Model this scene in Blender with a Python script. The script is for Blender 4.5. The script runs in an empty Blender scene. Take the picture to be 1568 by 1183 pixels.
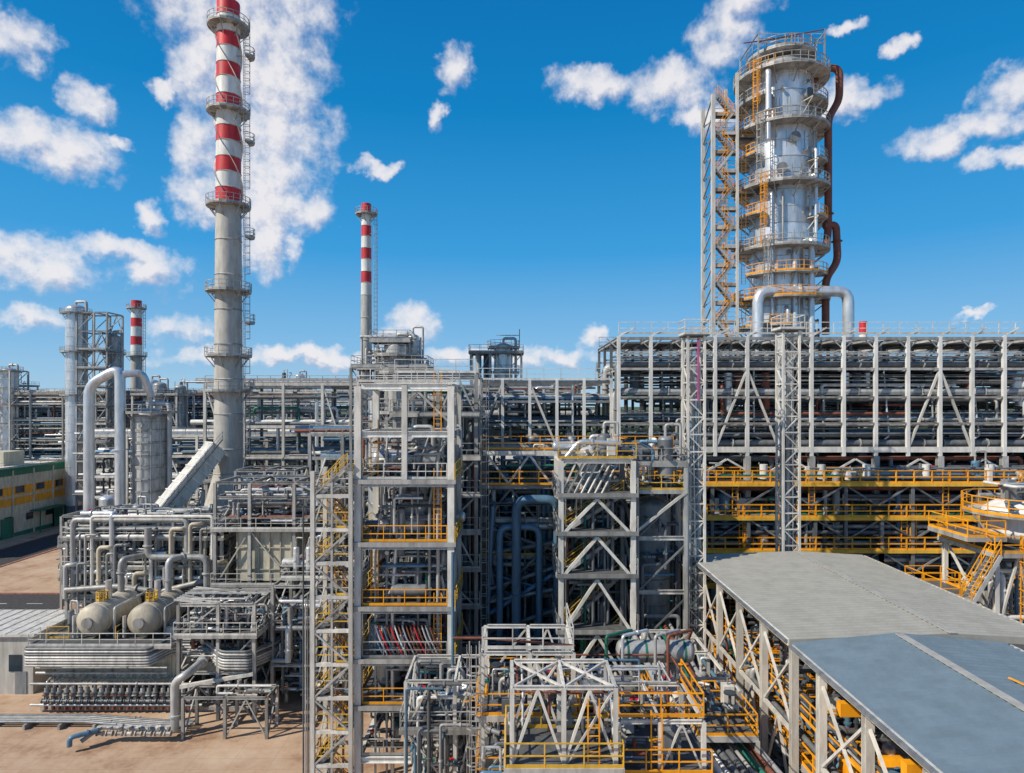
import bpy, math, random
from mathutils import Vector
random.seed(11)
R=random.random
def U(a,b): return a+(b-a)*random.random()
scene=bpy.context.scene
# ------------------------------------------------------------------ materials
MATS={}
def mat(name,col,rough=.6,metal=0.,var=.25,scale=.6,bump=0.,streak=True,rust=0.,isl=.22):
    m=bpy.data.materials.new(name); m.use_nodes=True
    nt=m.node_tree; N=nt.nodes; L=nt.links
    b=N['Principled BSDF']; b.inputs['Roughness'].default_value=rough; b.inputs['Metallic'].default_value=metal
    tc=N.new('ShaderNodeTexCoord'); mp=N.new('ShaderNodeMapping')
    mp.inputs['Scale'].default_value=(1,1,.25 if streak else 1)
    L.new(tc.outputs['Object'],mp.inputs['Vector'])
    n1=N.new('ShaderNodeTexNoise'); n1.inputs['Scale'].default_value=scale*3; n1.inputs['Detail'].default_value=4
    n1.inputs['Roughness'].default_value=.65
    L.new(mp.outputs[0],n1.inputs['Vector'])
    mr=N.new('ShaderNodeMapRange'); mr.inputs[1].default_value=.33; mr.inputs[2].default_value=.67
    mr.inputs[3].default_value=1-var*1.5; mr.inputs[4].default_value=1+var*.6
    L.new(n1.outputs[0],mr.inputs[0])
    # every plate, pipe and beam weathers a little differently
    ge=N.new('ShaderNodeNewGeometry'); ir=N.new('ShaderNodeMapRange'); ir.inputs[3].default_value=1-isl*1.3; ir.inputs[4].default_value=1+isl*.7
    L.new(ge.outputs['Random Per Island'],ir.inputs[0])
    mu=N.new('ShaderNodeMath'); mu.operation='MULTIPLY'; L.new(mr.outputs[0],mu.inputs[0]); L.new(ir.outputs[0],mu.inputs[1])
    vm=N.new('ShaderNodeVectorMath'); vm.operation='SCALE'; vm.inputs[0].default_value=col[:3]
    L.new(mu.outputs[0],vm.inputs['Scale'])
    if rust:
        rr=N.new('ShaderNodeMapRange'); rr.inputs[1].default_value=.60; rr.inputs[2].default_value=.72; rr.inputs[4].default_value=rust
        L.new(n1.outputs[0],rr.inputs[0]); mx=N.new('ShaderNodeMix'); mx.data_type='RGBA'; L.new(rr.outputs[0],mx.inputs[0]); L.new(vm.outputs[0],mx.inputs[6]); mx.inputs[7].default_value=(.25,.15,.08,1)
        L.new(mx.outputs[2],b.inputs['Base Color'])
    else: L.new(vm.outputs[0],b.inputs['Base Color'])
    if bump:
        bp=N.new('ShaderNodeBump'); bp.inputs['Strength'].default_value=bump; bp.inputs['Distance'].default_value=.05
        L.new(n1.outputs[0],bp.inputs['Height']); L.new(bp.outputs[0],b.inputs['Normal'])
    MATS[name]=m; return m
mat('steel',(.44,.43,.40),.5,.1,.28,.6,0,True,.4,.32)
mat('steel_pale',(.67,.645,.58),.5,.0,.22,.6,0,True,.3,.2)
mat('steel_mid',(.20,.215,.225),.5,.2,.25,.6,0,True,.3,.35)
mat('steel_dark',(.06,.075,.09),.5,.2)
mat('grating',(.12,.125,.125),.7,.1)
mat('alu',(.70,.72,.73),.34,.55,.18,.5,.15,True,0,.16)
mat('alu_dull',(.50,.50,.48),.5,.25,.25,.6,0,True,.2,.3)
mat('vessel_grey',(.28,.32,.34),.45,.2,.2)
mat('steel_blue',(.11,.22,.32),.45,.15,.2)
mat('yellow',(.88,.36,.008),.5,0,.12,isl=.12)
mat('yellow_pale',(.76,.45,.05),.5,0,.2)
mat('rust',(.22,.075,.045),.6,.1)
mat('red',(.62,.025,.03),.5,0,.22,isl=.1)
mat('white',(.74,.73,.68),.5,0,.16,isl=.1)
mat('stack_grey',(.48,.46,.41),.6,0,.18,isl=.08)
mat('cream',(.62,.57,.43),.7,0,.2,isl=.08)
mat('beige_insul',(.52,.46,.35),.6,.05,.2)
mat('green',(.02,.16,.10),.5,0,.2)
mat('orange',(.80,.36,.03),.6,0,.2,isl=.08)
mat('teal',(.06,.22,.24),.5,0,.2)
mat('pink',(.5,.08,.22),.5)
mat('concrete',(.42,.38,.33),.85,0,.25,.8,.3,False)
mat('asphalt',(.06,.055,.055),.9,0,.3,.8,.3,False)
mat('roof_grey',(.35,.34,.295),.65,.0,.10,.35,isl=.0,rust=.12)
mat('roof_blue',(.165,.225,.265),.6,.0,.10,.35,isl=.0)
mat('roof_ridge',(.44,.43,.39),.6,.0,.15)
mat('glass',(.03,.05,.07),.1,.0,.1)
mat('foliage',(.05,.085,.03),.9,0,.5,.3,.3,False)
mat('kerb',(.45,.2,.13),.8,0,.3)
mat('paint_line',(.75,.75,.7),.7)
PIPE=['alu']*4+['alu_dull']*6+['steel']*4+['steel_mid']*4+['steel_blue']*2+['white']*1+['rust']*1
PIPED=['steel_mid']*6+['alu_dull']*3+['steel_blue']*5+['steel']*2+['alu','green','rust','steel_dark','steel_dark']  # darker mix, shade of the unit interiors is put into these colours

# ------------------------------------------------------------------ mesh builder
class MB:
    def __init__(s): s.V=[];s.F=[];s.M=[];s.S=[];s.slots={}
    def mi(s,m):
        if m not in s.slots: s.slots[m]=len(s.slots)
        return s.slots[m]
    def add(s,vs,fs,m,sm=False):
        o=len(s.V); s.V.extend(vs); k=s.mi(m)
        for f in fs:
            s.F.append(tuple(i+o for i in f)); s.M.append(k); s.S.append(sm)
    def box(s,x0,x1,y0,y1,z0,z1,m):
        s.add([(x0,y0,z0),(x1,y0,z0),(x1,y1,z0),(x0,y1,z0),(x0,y0,z1),(x1,y0,z1),(x1,y1,z1),(x0,y1,z1)],
          [(0,3,2,1),(4,5,6,7),(0,1,5,4),(1,2,6,5),(2,3,7,6),(3,0,4,7)],m)
    def basis(s,a,b):
        a=Vector(a);b=Vector(b);d=b-a
        if d.length<1e-6: return None
        d.normalize(); up=Vector((0,0,1)) if abs(d.z)<.95 else Vector((0,1,0))
        x=d.cross(up).normalized(); y=x.cross(d).normalized()
        return a,b,d,x,y
    def beam(s,a,b,w,m,h=None):
        q=s.basis(a,b)
        if not q: return
        a,b,d,x,y=q; w=w*U(.98,1.02); h=h or w; x=x*(w/2); y=y*(h/2)
        vs=[tuple(p+i*x+j*y) for p in (a,b) for i,j in ((-1,-1),(1,-1),(1,1),(-1,1))]
        s.add(vs,[(0,1,2,3),(7,6,5,4),(0,4,5,1),(1,5,6,2),(2,6,7,3),(3,7,4,0)],m)
    def ibeam(s,a,b,w,m,h=None):
        q=s.basis(a,b)
        if not q: return
        a,b,d,x,y=q; h=h or w; t=.1*w+.01
        W=w/2;H=h/2;T=t/2
        pr=[(-W,-H),(W,-H),(W,-H+t),(T,-H+t),(T,H-t),(W,H-t),(W,H),(-W,H),(-W,H-t),(-T,H-t),(-T,-H+t),(-W,-H+t)]
        vs=[tuple(p+i*x+j*y) for p in (a,b) for i,j in pr]
        fs=[tuple(range(12)),tuple(range(23,11,-1))]+[(i,i+12,(i+1)%12+12,(i+1)%12) for i in range(12)]
        s.add(vs,fs,m)
    def sweep(s,pts,r,m,n=8,caps=True):
        pts=[Vector(p) for p in pts]; vs=[];fs=[]
        d0=(pts[1]-pts[0]).normalized()
        up=Vector((0,0,1)) if abs(d0.z)<.9 else Vector((0,1,0))
        x=d0.cross(up).normalized()
        for i,p in enumerate(pts):
            if i==0:t=d0
            elif i==len(pts)-1:t=(pts[i]-pts[i-1]).normalized()
            else:
                t=(pts[i]-pts[i-1]).normalized()+(pts[i+1]-pts[i]).normalized()
                if t.length<1e-6:t=d0
                t.normalize()
            x=(x-t*x.dot(t)); 
            if x.length<1e-5: x=t.orthogonal()
            x.normalize(); y=t.cross(x)
            for k in range(n):
                a=2*math.pi*k/n; vs.append(tuple(p+x*(r*math.cos(a))+y*(r*math.sin(a))))
        for i in range(len(pts)-1):
            for k in range(n):
                k2=(k+1)%n; fs.append((i*n+k,i*n+k2,(i+1)*n+k2,(i+1)*n+k))
        s.add(vs,fs,m,True)
        if caps:
            o=len(pts)-1
            s.add(vs[:n],[tuple(range(n-1,-1,-1))],m); s.add(vs[o*n:],[tuple(range(n))],m)
    def tube(s,a,b,r,m,n=8): 
        if (Vector(a)-Vector(b)).length>1e-4: s.sweep([a,b],r,m,n)
    def pipe(s,pts,r,m,n=8,bend=None,flange=True):
        P=[Vector(p) for p in pts]; out=[P[0]]
        bd=bend or max(r*2,.12)
        for i in range(1,len(P)-1):
            a=P[i-1]-P[i];b=P[i+1]-P[i]
            if a.length<1e-4 or b.length<1e-4: continue
            c=min(bd,a.length*.45,b.length*.45)
            p0=P[i]+a.normalized()*c;p2=P[i]+b.normalized()*c
            for k in range(5):
                t=k/4; out.append(p0*(1-t)**2+P[i]*2*t*(1-t)+p2*t*t)
        out.append(P[-1]); s.sweep(out,r,m,n)
        if flange:
            for i in range(len(P)-1):
                l=(P[i+1]-P[i]).length
                if l>3.5*bd and R()<.6:
                    d=(P[i+1]-P[i]).normalized(); c=P[i]+d*l*U(.3,.7)
                    s.tube(c-d*.06,c+d*.06,r*1.45,m,n)
    def lathe(s,cx,cy,prof,m,n=24):
        for i in range(len(prof)-1):
            (r0,z0),(r1,z1)=prof[i],prof[i+1]
            mm=m[i] if isinstance(m,list) else m
            vs=[(cx+r0*math.cos(2*math.pi*k/n),cy+r0*math.sin(2*math.pi*k/n),z0) for k in range(n)]+\
               [(cx+r1*math.cos(2*math.pi*k/n),cy+r1*math.sin(2*math.pi*k/n),z1) for k in range(n)]
            s.add(vs,[(k,(k+1)%n,(k+1)%n+n,k+n) for k in range(n)],mm,True)
    def dome(s,cx,cy,z,r,h,m,n=24,up=1):
        P=[(r*math.cos(a*math.pi/14),z+up*h*math.sin(a*math.pi/14)) for a in range(0,7)]
        vs=[(cx+q*math.cos(2*math.pi*k/n),cy+q*math.sin(2*math.pi*k/n),zz_) for q,zz_ in P for k in range(n)]+[(cx,cy,z+up*h)]
        fs=[(i*n+k,i*n+(k+1)%n,(i+1)*n+(k+1)%n,(i+1)*n+k) for i in range(6) for k in range(n)]+[(6*n+k,6*n+(k+1)%n,7*n) for k in range(n)]
        s.add(vs,fs,m,True)
    def rail(s,pts,m,h=1.1,sp=1.6,t=.055,mid=2,toe=True):
        pts=[Vector(p) for p in pts]
        for a,b in zip(pts,pts[1:]):
            L=(b-a).length
            if L<.05: continue
            k=max(1,round(L/sp)); H=Vector((0,0,h))
            for i in range(k+1):
                p=a+(b-a)*(i/k); s.beam(p,p+H,t,m)
            for j in range(1,mid+1): s.beam(a+H*j/mid,b+H*j/mid,t,m)
            if toe: s.beam(a+Vector((0,0,.09)),b+Vector((0,0,.09)),.03,m,.17)
    def deck(s,x0,x1,y0,y1,z,m='grating',rm=None,edge='steel',sides='fblr',t=.055):
        s.box(x0,x1,y0,y1,z-.06,z,m)
        e=.05
        s.box(x0-e,x1+e,y0-e-.02,y0-.01,z-.28,z+.02,edge); s.box(x0-e,x1+e,y1+.01,y1+e+.02,z-.28,z+.02,edge)
        s.box(x0-e-.02,x0-.01,y0,y1,z-.28,z+.02,edge); s.box(x1+.01,x1+e+.02,y0,y1,z-.28,z+.02,edge)
        if rm:
            if 'f' in sides: s.rail([(x0,y0,z),(x1,y0,z)],rm,t=t)
            if 'b' in sides: s.rail([(x0,y1,z),(x1,y1,z)],rm,t=t)
            if 'l' in sides: s.rail([(x0,y0,z),(x0,y1,z)],rm,t=t)
            if 'r' in sides: s.rail([(x1,y0,z),(x1,y1,z)],rm,t=t)
    def stair(s,a,b,w,m,rm):
        a=Vector(a);b=Vector(b);d=b-a; h=Vector((d.x,d.y,0)).normalized(); sd=Vector((-h.y,h.x,0))*(w/2)
        n=max(3,int(abs(d.z)/.25))
        for sg in (-1,1):
            s.beam(a+sd*sg,b+sd*sg,.06,m,.26)
            for j in (.55,1.05): s.beam(a+sd*sg+Vector((0,0,j)),b+sd*sg+Vector((0,0,j)),.05,rm)
            for i in range(4):
                p=a+d*(i/3)+sd*sg; s.beam(p,p+Vector((0,0,1.05)),.05,rm)
        for i in range(1,n):
            p=a+d*(i/n); s.beam(p-sd,p+sd,.24,m,.04)
    def ladder(s,x,y,z0,z1,m,ax='x',cage=None):
        o=Vector((.25,0,0)) if ax=='x' else Vector((0,.25,0))
        c=Vector((x,y,0))
        for sg in(-1,1): s.beam(c+o*sg+Vector((0,0,z0)),c+o*sg+Vector((0,0,z1+1)),.06,m)
        z=z0
        while z<z1: s.beam(c-o+Vector((0,0,z)),c+o+Vector((0,0,z)),.035,m); z+=.35
        if cage:
            q=Vector((0,cage,0)) if ax=='x' else Vector((cage,0,0)); o2=o*1.4
            z=z0+2.2
            while z<z1+1:
                Z=Vector((0,0,z)); s.beam(c-o2+Z,c-o2+q*.7+Z,.05,m); s.beam(c+o2+Z,c+o2+q*.7+Z,.05,m)
                s.beam(c-o2+q*.7+Z,c-o*.5+q+Z,.05,m); s.beam(c+o2+q*.7+Z,c+o*.5+q+Z,.05,m); s.beam(c-o*.5+q+Z,c+o*.5+q+Z,.05,m); z+=.9
            for f in (-1.4,-.5,.5,1.4):
                p=c+o*f+q*(.7 if abs(f)>1 else 1)
                s.beam(p+Vector((0,0,z0+2.2)),p+Vector((0,0,z1+1)),.035,m)
    def ring_deck(s,cx,cy,r0,r1,z,m,rm,a0=0,a1=360,n=28,brk=True,h=1.1):
        A=[math.radians(a0+(a1-a0)*i/n) for i in range(n+1)]
        def pt(r,a,zz): return (cx+r*math.cos(a),cy+r*math.sin(a),zz)
        for a,b in zip(A,A[1:]):
            vs=[pt(r0,a,z),pt(r1,a,z),pt(r1,b,z),pt(r0,b,z),pt(r0,a,z-.15),pt(r1,a,z-.15),pt(r1,b,z-.15),pt(r0,b,z-.15)]
            s.add(vs,[(0,1,2,3),(7,6,5,4),(1,5,6,2),(0,3,7,4)],m)
            for j in (.5,1): s.beam(pt(r1,a,z+h*j),pt(r1,b,z+h*j),.06,rm)
            s.beam(pt(r1,a,z+.1),pt(r1,b,z+.1),.03,rm,.2)
        for i,a in enumerate(A):
            s.beam(pt(r1,a,z),pt(r1,a,z+h),.055,rm)
            if brk and i%3==0:
                s.beam(pt(r1-.1,a,z-.2),pt(r0,a,z-1.5),.1,m); s.beam(pt(r1-.1,a,z-.2),pt(r0,a,z-.2),.12,m)
    def valve(s,p,m='steel_dark',w='red',sc=1.):
        p=Vector(p); s.tube(p-Vector((.22*sc,0,0)),p+Vector((.22*sc,0,0)),.14*sc,m,8)
        for q in(-.22,.22): s.tube(p+Vector((q*sc-.03,0,0)),p+Vector((q*sc+.03,0,0)),.21*sc,m,8)
        s.tube(p,p+Vector((0,0,.55*sc)),.05*sc,m,6); s.tube(p+Vector((0,0,.5*sc)),p+Vector((0,0,.54*sc)),.2*sc,w,10)
    def drum(s,a,b,r,m,saddles=None,n=18,band=None):
        a=Vector(a);b=Vector(b);d=(b-a).normalized()
        s.sweep([a,b],r,m,n,False)
        q=s.basis(a,b);x,y=q[3],q[4]
        for c,sg in((a,-1),(b,1)):
            vs=[]
            for k in range(6):
                t=k/5*math.pi/2*.98; rr=r*math.cos(t); cc=c+d*sg*(r*.5*math.sin(t))
                vs+=[tuple(cc+x*rr*math.cos(2*math.pi*j/n)+y*rr*math.sin(2*math.pi*j/n)) for j in range(n)]
            s.add(vs,[(k*n+j,k*n+(j+1)%n,(k+1)*n+(j+1)%n,(k+1)*n+j) for k in range(5) for j in range(n)],m,True)
        if band:
            L=(b-a).length
            for f in (.08,.35,.65,.92):
                c=a+d*L*f; s.tube(c-d*.06,c+d*.06,r*1.025,band,n)
        if saddles is not None:
            for f in(.2,.8):
                c=a+(b-a)*f; e=q[3]*r*.7
                s.box(c.x-max(abs(e.x),.12),c.x+max(abs(e.x),.12),c.y-max(abs(e.y),.12),c.y+max(abs(e.y),.12),saddles,c.z-r*.6,'steel_mid')
    def vessel(s,x,y,z0,z1,r,m,plats=(),rm='yellow',n=22,skirt=True):
        s.lathe(x,y,[(r,z0+r*.3),(r,z1)],m,n); s.dome(x,y,z1,r,r*.5,m,n); s.dome(x,y,z0+r*.3,r,r*.4,m,n,-1)
        if skirt: s.lathe(x,y,[(r*1.03,z0-1.5),(r*.97,z0+r*.3)],'steel_mid',n)
        z=z0+1.5
        while z<z1-.5: s.lathe(x,y,[(r*1.0,z-.05),(r*1.03,z-.04),(r*1.03,z+.04),(r*1.0,z+.05)],m,n); z+=2
        s.pipe([(x,y,z1+r*.4),(x,y,z1+r*.4+.9),(x+r+.5,y-.2,z1+r*.4+.9),(x+r+.5,y-.2,z0)],.13*r+.04,'alu_dull')
        s.tube((x,y-r*.9,z1-1.2),(x,y-r-.35,z1-1.2),.32*min(1,r),m,12)
        for pz in plats: s.ring_deck(x,y,r+.05,r+1.1,pz,'steel',rm,n=18)
    def finish(s,name):
        me=bpy.data.meshes.new(name); me.from_pydata(s.V,[],s.F)
        me.polygons.foreach_set('material_index',s.M); me.polygons.foreach_set('use_smooth',s.S)
        for k in s.slots: me.materials.append(MATS[k])
        me.update(); o=bpy.data.objects.new(name,me); scene.collection.objects.link(o); return o

def maze(mb,x0,x1,y0,y1,z0,z1,n,ra=.06,rb=.25,mats=PIPE,seg=(2,5),bias=.4):
    ex=[(x0,x1),(y0,y1),(z0,z1)]
    for _ in range(n):
        p=[U(*e) for e in ex]; pts=[tuple(p)]; last=-1
        for k in range(random.randint(*seg)):
            ax=random.choice([0,1,2,2] if R()<bias else [0,0,1,2])
            if ax==last: ax=(ax+1)%3
            last=ax; t=U(*ex[ax])
            if abs(t-p[ax])<.6: continue
            p[ax]=t; pts.append(tuple(p))
        if len(pts)<2: continue
        r=U(ra,rb) if R()<.5 else U(ra,(ra+rb)/2)
        mb.pipe(pts,r,random.choice(mats))
        if R()<.3:
            a,b=Vector(pts[0]),Vector(pts[1]); mb.valve((a+b)/2,sc=max(.7,r*5),w=random.choice(['red','yellow','steel_dark','green']))
def clutter(mb,x0,x1,y0,y1,z,n,hm=2.,mats=PIPE,big=True):
    for _ in range(n):
        x,y=U(x0,x1),U(y0,y1);k=R() if big else U(.4,1)
        if k<.2:
            r=U(.25,.6); mb.vessel(x,y,z+.4,z+.4+U(.8,hm),r,random.choice(mats),skirt=True,n=14) if hm>1.2 else None
        elif k<.4:
            r=U(.2,.5);l=U(1.2,2.6)
            if R()<.5: mb.drum((x-l/2,y,z+r+.4),(x+l/2,y,z+r+.4),r,random.choice(mats),saddles=z,n=12)
            else: mb.drum((x,y-l/2,z+r+.4),(x,y+l/2,z+r+.4),r,random.choice(mats),saddles=z,n=12)
        elif k<.6:
            h=U(.5,1.5); w=U(.3,.8); mb.box(x-w/2,x+w/2,y-.3,y+.3,z+.1,z+.1+h,random.choice(['steel','steel_pale','white','steel_mid'])); mb.beam((x,y,z),(x,y,z+.1),.2,'steel')
            mb.tube((x,y,z+.1+h),(x,y,z+h+.5),.05,'steel',6)
        elif k<.8:
            mb.valve((x,y,z+.5),sc=U(1,1.8),w=random.choice(['red','yellow','steel_dark'])); mb.pipe([(x-.3,y,z+.5),(x-.9,y,z+.5),(x-.9,y,z+hm)],.1,random.choice(mats)); mb.pipe([(x+.3,y,z+.5),(x+.8,y,z+.5),(x+.8,y,z)],.1,random.choice(mats))
        else:
            mb.pipe([(x,y,z),(x,y,z+U(.8,hm)),(x+U(-1.5,1.5),y,z+hm),(x+.2,y+U(-1,1),z+hm)],U(.06,.16),random.choice(mats))
def frame(mb,xs,ys,zs,cw=.32,bw=.28,m='steel',brace=.3,z0=0.,decks=(),rm='yellow',deckm='grating',I=True,bm=None,bx=None,sides='fblr'):
    B=mb.ibeam if I else mb.beam; bm=bm or m
    for x in xs:
        for y in ys: B((x,y,z0),(x,y,zs[-1]),cw,m)
    lv=[z0]+list(zs)
    for z in zs:
        for y in ys:
            for a,b in zip(xs,xs[1:]): B((a+cw/2,y,z),(b-cw/2,y,z),bw*.7,bm,bw)
        for x in xs:
            for a,b in zip(ys,ys[1:]): B((x,a+cw/2,z),(x,b-cw/2,z),bw*.7,bm,bw)
    for za,zb in zip(lv,lv[1:]):
        for y in ys:
            for a,b in zip(xs,xs[1:]):
                if R()<brace:
                    t=random.choice([0,1,2])
                    if t==0: mb.beam((a,y+.03,za),(b,y+.03,zb),bw*.5,m)
                    elif t==1: mb.beam((b,y+.03,za),(a,y+.03,zb),bw*.5,m)
                    else:
                        mb.beam((a,y+.03,za),((a+b)/2,y+.03,zb-.1),bw*.5,m);mb.beam((b,y+.03,za),((a+b)/2,y+.03,zb-.1),bw*.5,m)
        for x in xs:
            for a,b in zip(ys,ys[1:]):
                if R()<brace: mb.beam((x+.03,a,za),(x+.03,b,zb),bw*.5,m)
    for z in decks: mb.deck(xs[0]-.3,xs[-1]+.3,ys[0]-.3,ys[-1]+.3,z+bw/2+.08,deckm,rm,sides=sides)

def frange(a,b,s):
    o=[];x=a
    while x<b+1e-6:o.append(x);x+=s
    return o
# ------------------------------------------------------------------ ground
g=MB(); g.add([(-4000,-400,0),(4000,-400,0),(4000,6000,0),(-4000,6000,0)],[(0,1,2,3)],'concrete'); go=g.finish('ground')
gm=bpy.data.materials.new('ground_mat'); gm.use_nodes=True; nt=gm.node_tree;N=nt.nodes;L=nt.links;b=N['Principled BSDF'];b.inputs['Roughness'].default_value=.95
tc=N.new('ShaderNodeTexCoord'); n1=N.new('ShaderNodeTexNoise');n1.inputs['Scale'].default_value=.14;n1.inputs['Detail'].default_value=12;n1.inputs['Roughness'].default_value=.75;L.new(tc.outputs['Object'],n1.inputs['Vector'])
cr=N.new('ShaderNodeValToRGB');e=cr.color_ramp.elements;e[0].position=.36;e[0].color=(.27,.15,.085,1);e[1].position=.62;e[1].color=(.54,.40,.28,1);q=e.new(.48);q.color=(.46,.31,.20,1);L.new(n1.outputs[0],cr.inputs[0])
br=N.new('ShaderNodeTexBrick');br.inputs['Scale'].default_value=.16;br.inputs['Mortar Size'].default_value=.003;br.inputs['Color1'].default_value=(1,1,1,1);br.inputs['Color2'].default_value=(.93,.93,.93,1);br.inputs['Mortar'].default_value=(.75,.72,.7,1);br.offset=0
L.new(tc.outputs['Object'],br.inputs['Vector'])
mx=N.new('ShaderNodeMix');mx.data_type='RGBA';mx.blend_type='MULTIPLY';mx.inputs[0].default_value=1;L.new(cr.outputs[0],mx.inputs[6]);L.new(br.outputs[0],mx.inputs[7])
sp=N.new('ShaderNodeSeparateXYZ');L.new(tc.outputs['Object'],sp.inputs[0])
fr=N.new('ShaderNodeMapRange');fr.inputs[1].default_value=210;fr.inputs[2].default_value=250;L.new(sp.outputs[1],fr.inputs[0])
n3=N.new('ShaderNodeTexNoise');n3.inputs['Scale'].default_value=.01;n3.inputs['Detail'].default_value=6;L.new(tc.outputs['Object'],n3.inputs['Vector'])
c3=N.new('ShaderNodeValToRGB');e=c3.color_ramp.elements;e[0].position=.4;e[0].color=(.03,.055,.02,1);e[1].position=.6;e[1].color=(.12,.14,.06,1);L.new(n3.outputs[0],c3.inputs[0])
mx2=N.new('ShaderNodeMix');mx2.data_type='RGBA';L.new(fr.outputs[0],mx2.inputs[0]);L.new(mx.outputs[2],mx2.inputs[6]);L.new(c3.outputs[0],mx2.inputs[7]);L.new(mx2.outputs[2],b.inputs['Base Color'])
go.data.materials[0]=gm
g=MB()
def sheet(x0,x1,y0,y1,z,m): g.add([(x0,y0,z),(x1,y0,z),(x1,y1,z),(x0,y1,z)],[(0,1,2,3)],m)
sheet(-160,-62,87,96,.006,'asphalt'); sheet(-98,-88,96,180,.006,'asphalt')
for x in frange(-158,-64,5): sheet(x,x+2.2,91.4,91.6,.012,'paint_line')
g.box(-160,-62,86.6,86.98,0,.14,'kerb'); g.box(-160,-98.3,96.02,96.4,0,.14,'kerb'); g.box(-87.7,-62,96.02,96.4,0,.14,'kerb')
g.box(-98.4,-98.02,96.4,180,0,.14,'kerb');g.box(-87.98,-87.6,96.4,180,0,.14,'kerb')
g.finish('road')
g=MB()
for i in range(2600):
    x=U(-900,900);y=U(420,520);h=U(6,13);w=U(4,8)
    vs=[(x+w*math.cos(a)*U(.6,1),y+w*math.sin(a),U(0,h*.4)) for a in (0,1.3,2.5,3.8,5)]+[(x+U(-1.5,1.5)+w*.5*math.cos(a),y+w*.4*math.sin(a),h*U(.8,1.1)) for a in (0,1.3,2.5,3.8,5)]
    g.add(vs,[(j,(j+1)%5,(j+1)%5+5,j+5) for j in range(5)]+[(5,6,7,8,9)],'foliage')
g.finish('distant_trees')

# ------------------------------------------------------------------ chimneys
def chimney(name,X,Y,zt,bands,rt,rb,zp,plats,zb=0,fl=None,strake=True,n=28):
    c=MB()
    col='red'; z=zt
    def rad(z): return rt+(rb-rt)*(zt-z)/(zt-zp)
    for zz in bands:
        c.lathe(X,Y,[(rad(zz),zz),(rad(z),z)],col,n); c.lathe(X,Y,[(rad(zz)+.02,zz-.05),(rad(zz)+.07,zz),(rad(zz)+.02,zz+.05)],'stack_grey',n)
        col='white' if col=='red' else 'red'; z=zz
    while z>zp: 
        q=max(zp,z-4.5); c.lathe(X,Y,[(rad(q),q),(rad(z),z)],'stack_grey',n); c.lathe(X,Y,[(rad(q),q-.1),(rad(q)+.1,q),(rad(q),q+.1)],'steel',n); z=q
    if fl: c.lathe(X,Y,[(fl,zp-6),(rad(zp),zp)],'stack_grey',n); c.lathe(X,Y,[(fl,zb),(fl,zp-6)],'stack_grey',n)
    else: c.lathe(X,Y,[(rad(zp),zb),(rad(zp),zp)],'stack_grey',n)
    c.lathe(X,Y,[(rt,zt),(rt-.25,zt+.02),(rt-.25,zt-1)],'steel_dark',n)
    for p in plats: c.ring_deck(X,Y,rad(p),rad(p)+1.15,p,'steel','steel',n=20)
    if strake:
        for ph in range(3):
            prev=None;z=zt-2
            while z>bands[-1]:
                a=ph*2.094+(zt-z)*.36; r=rad(z)
                cur=((X+r*math.cos(a),Y+r*math.sin(a),z),(X+(r+.25)*math.cos(a),Y+(r+.25)*math.sin(a),z))
                if prev: c.add([prev[0],prev[1],cur[1],cur[0]],[(0,1,2,3)],'white')
                prev=cur; z-=.5
    prev=None
    for p in sorted(plats):
        c.ladder(X+rb+.5,Y-.6,(prev or zp),p,'steel','y',.7); prev=p
        c.beam((X+rb+.4,Y-.6,p-4),(X,Y-.6,p-4),.1,'steel')
        c.ring_deck(X+rb+.9,Y-.6,.1,.9,p-4.2,'steel','steel',-90,90,n=5,brk=False) if rt>1.35 else None
    return c.finish(name)
def zz(py,d): return 28+(618-py)*d/1000
chimney('striped_chimney',-36.9,85,zz(5,85),[zz(q,85) for q in (27,54,76,100,122,148,172,196,219,243,266,290,316)],1.4,1.8,19,[zz(q,85) for q in (42,172,316,446,545,598)],0,3.4)
chimney('striped_chimney',-29,130,zz(312,130),[zz(q,130) for q in (328,346,362,380,397,416,433,452)],.95,1.15,28,[zz(q,130) for q in (328,)],strake=False)
chimney('striped_chimney',-103.5,180,zz(460,180),[zz(q,180) for q in (472,487,500,515,528,545)],1.3,1.6,28,[zz(q,180) for q in (472,545)],strake=False)
chimney('striped_chimney',129,240,zz(492,240),[zz(q,240) for q in (512,522,532)],1.34,1.5,28,[],strake=False)
d=MB()
a=Vector((-37.2,82,22.5));b=Vector((-43,76,12.5)); d.beam(a,b,2.6,'steel_pale',2.0)
for i in range(12):
    p=a+(b-a)*(i/11); q=(b-a).normalized()*.08; d.beam(p-q,p+q,2.8,'white',2.2)
d.rail([a+Vector((1.4,-1.2,1)),b+Vector((1.4,-1.2,1))],'steel'); d.box(-46.5,-41,73,79,6,12.5,'alu_dull')
for x in (-46.3,-41.2):
    for y in (73.2,78.8): d.beam((x,y,0),(x,y,6),.4,'steel')
for x,y,z in((-41,78,15),(-39,80.2,18)):
    d.beam((x-1,y,0),(x-1,y,z-.8),.3,'steel_pale');d.beam((x+1,y,0),(x+1,y,z-.8),.3,'steel_pale');d.beam((x-1,y,z-6),(x+1,y,z-1),.16,'steel_pale')
d.finish('flue_duct')

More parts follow.
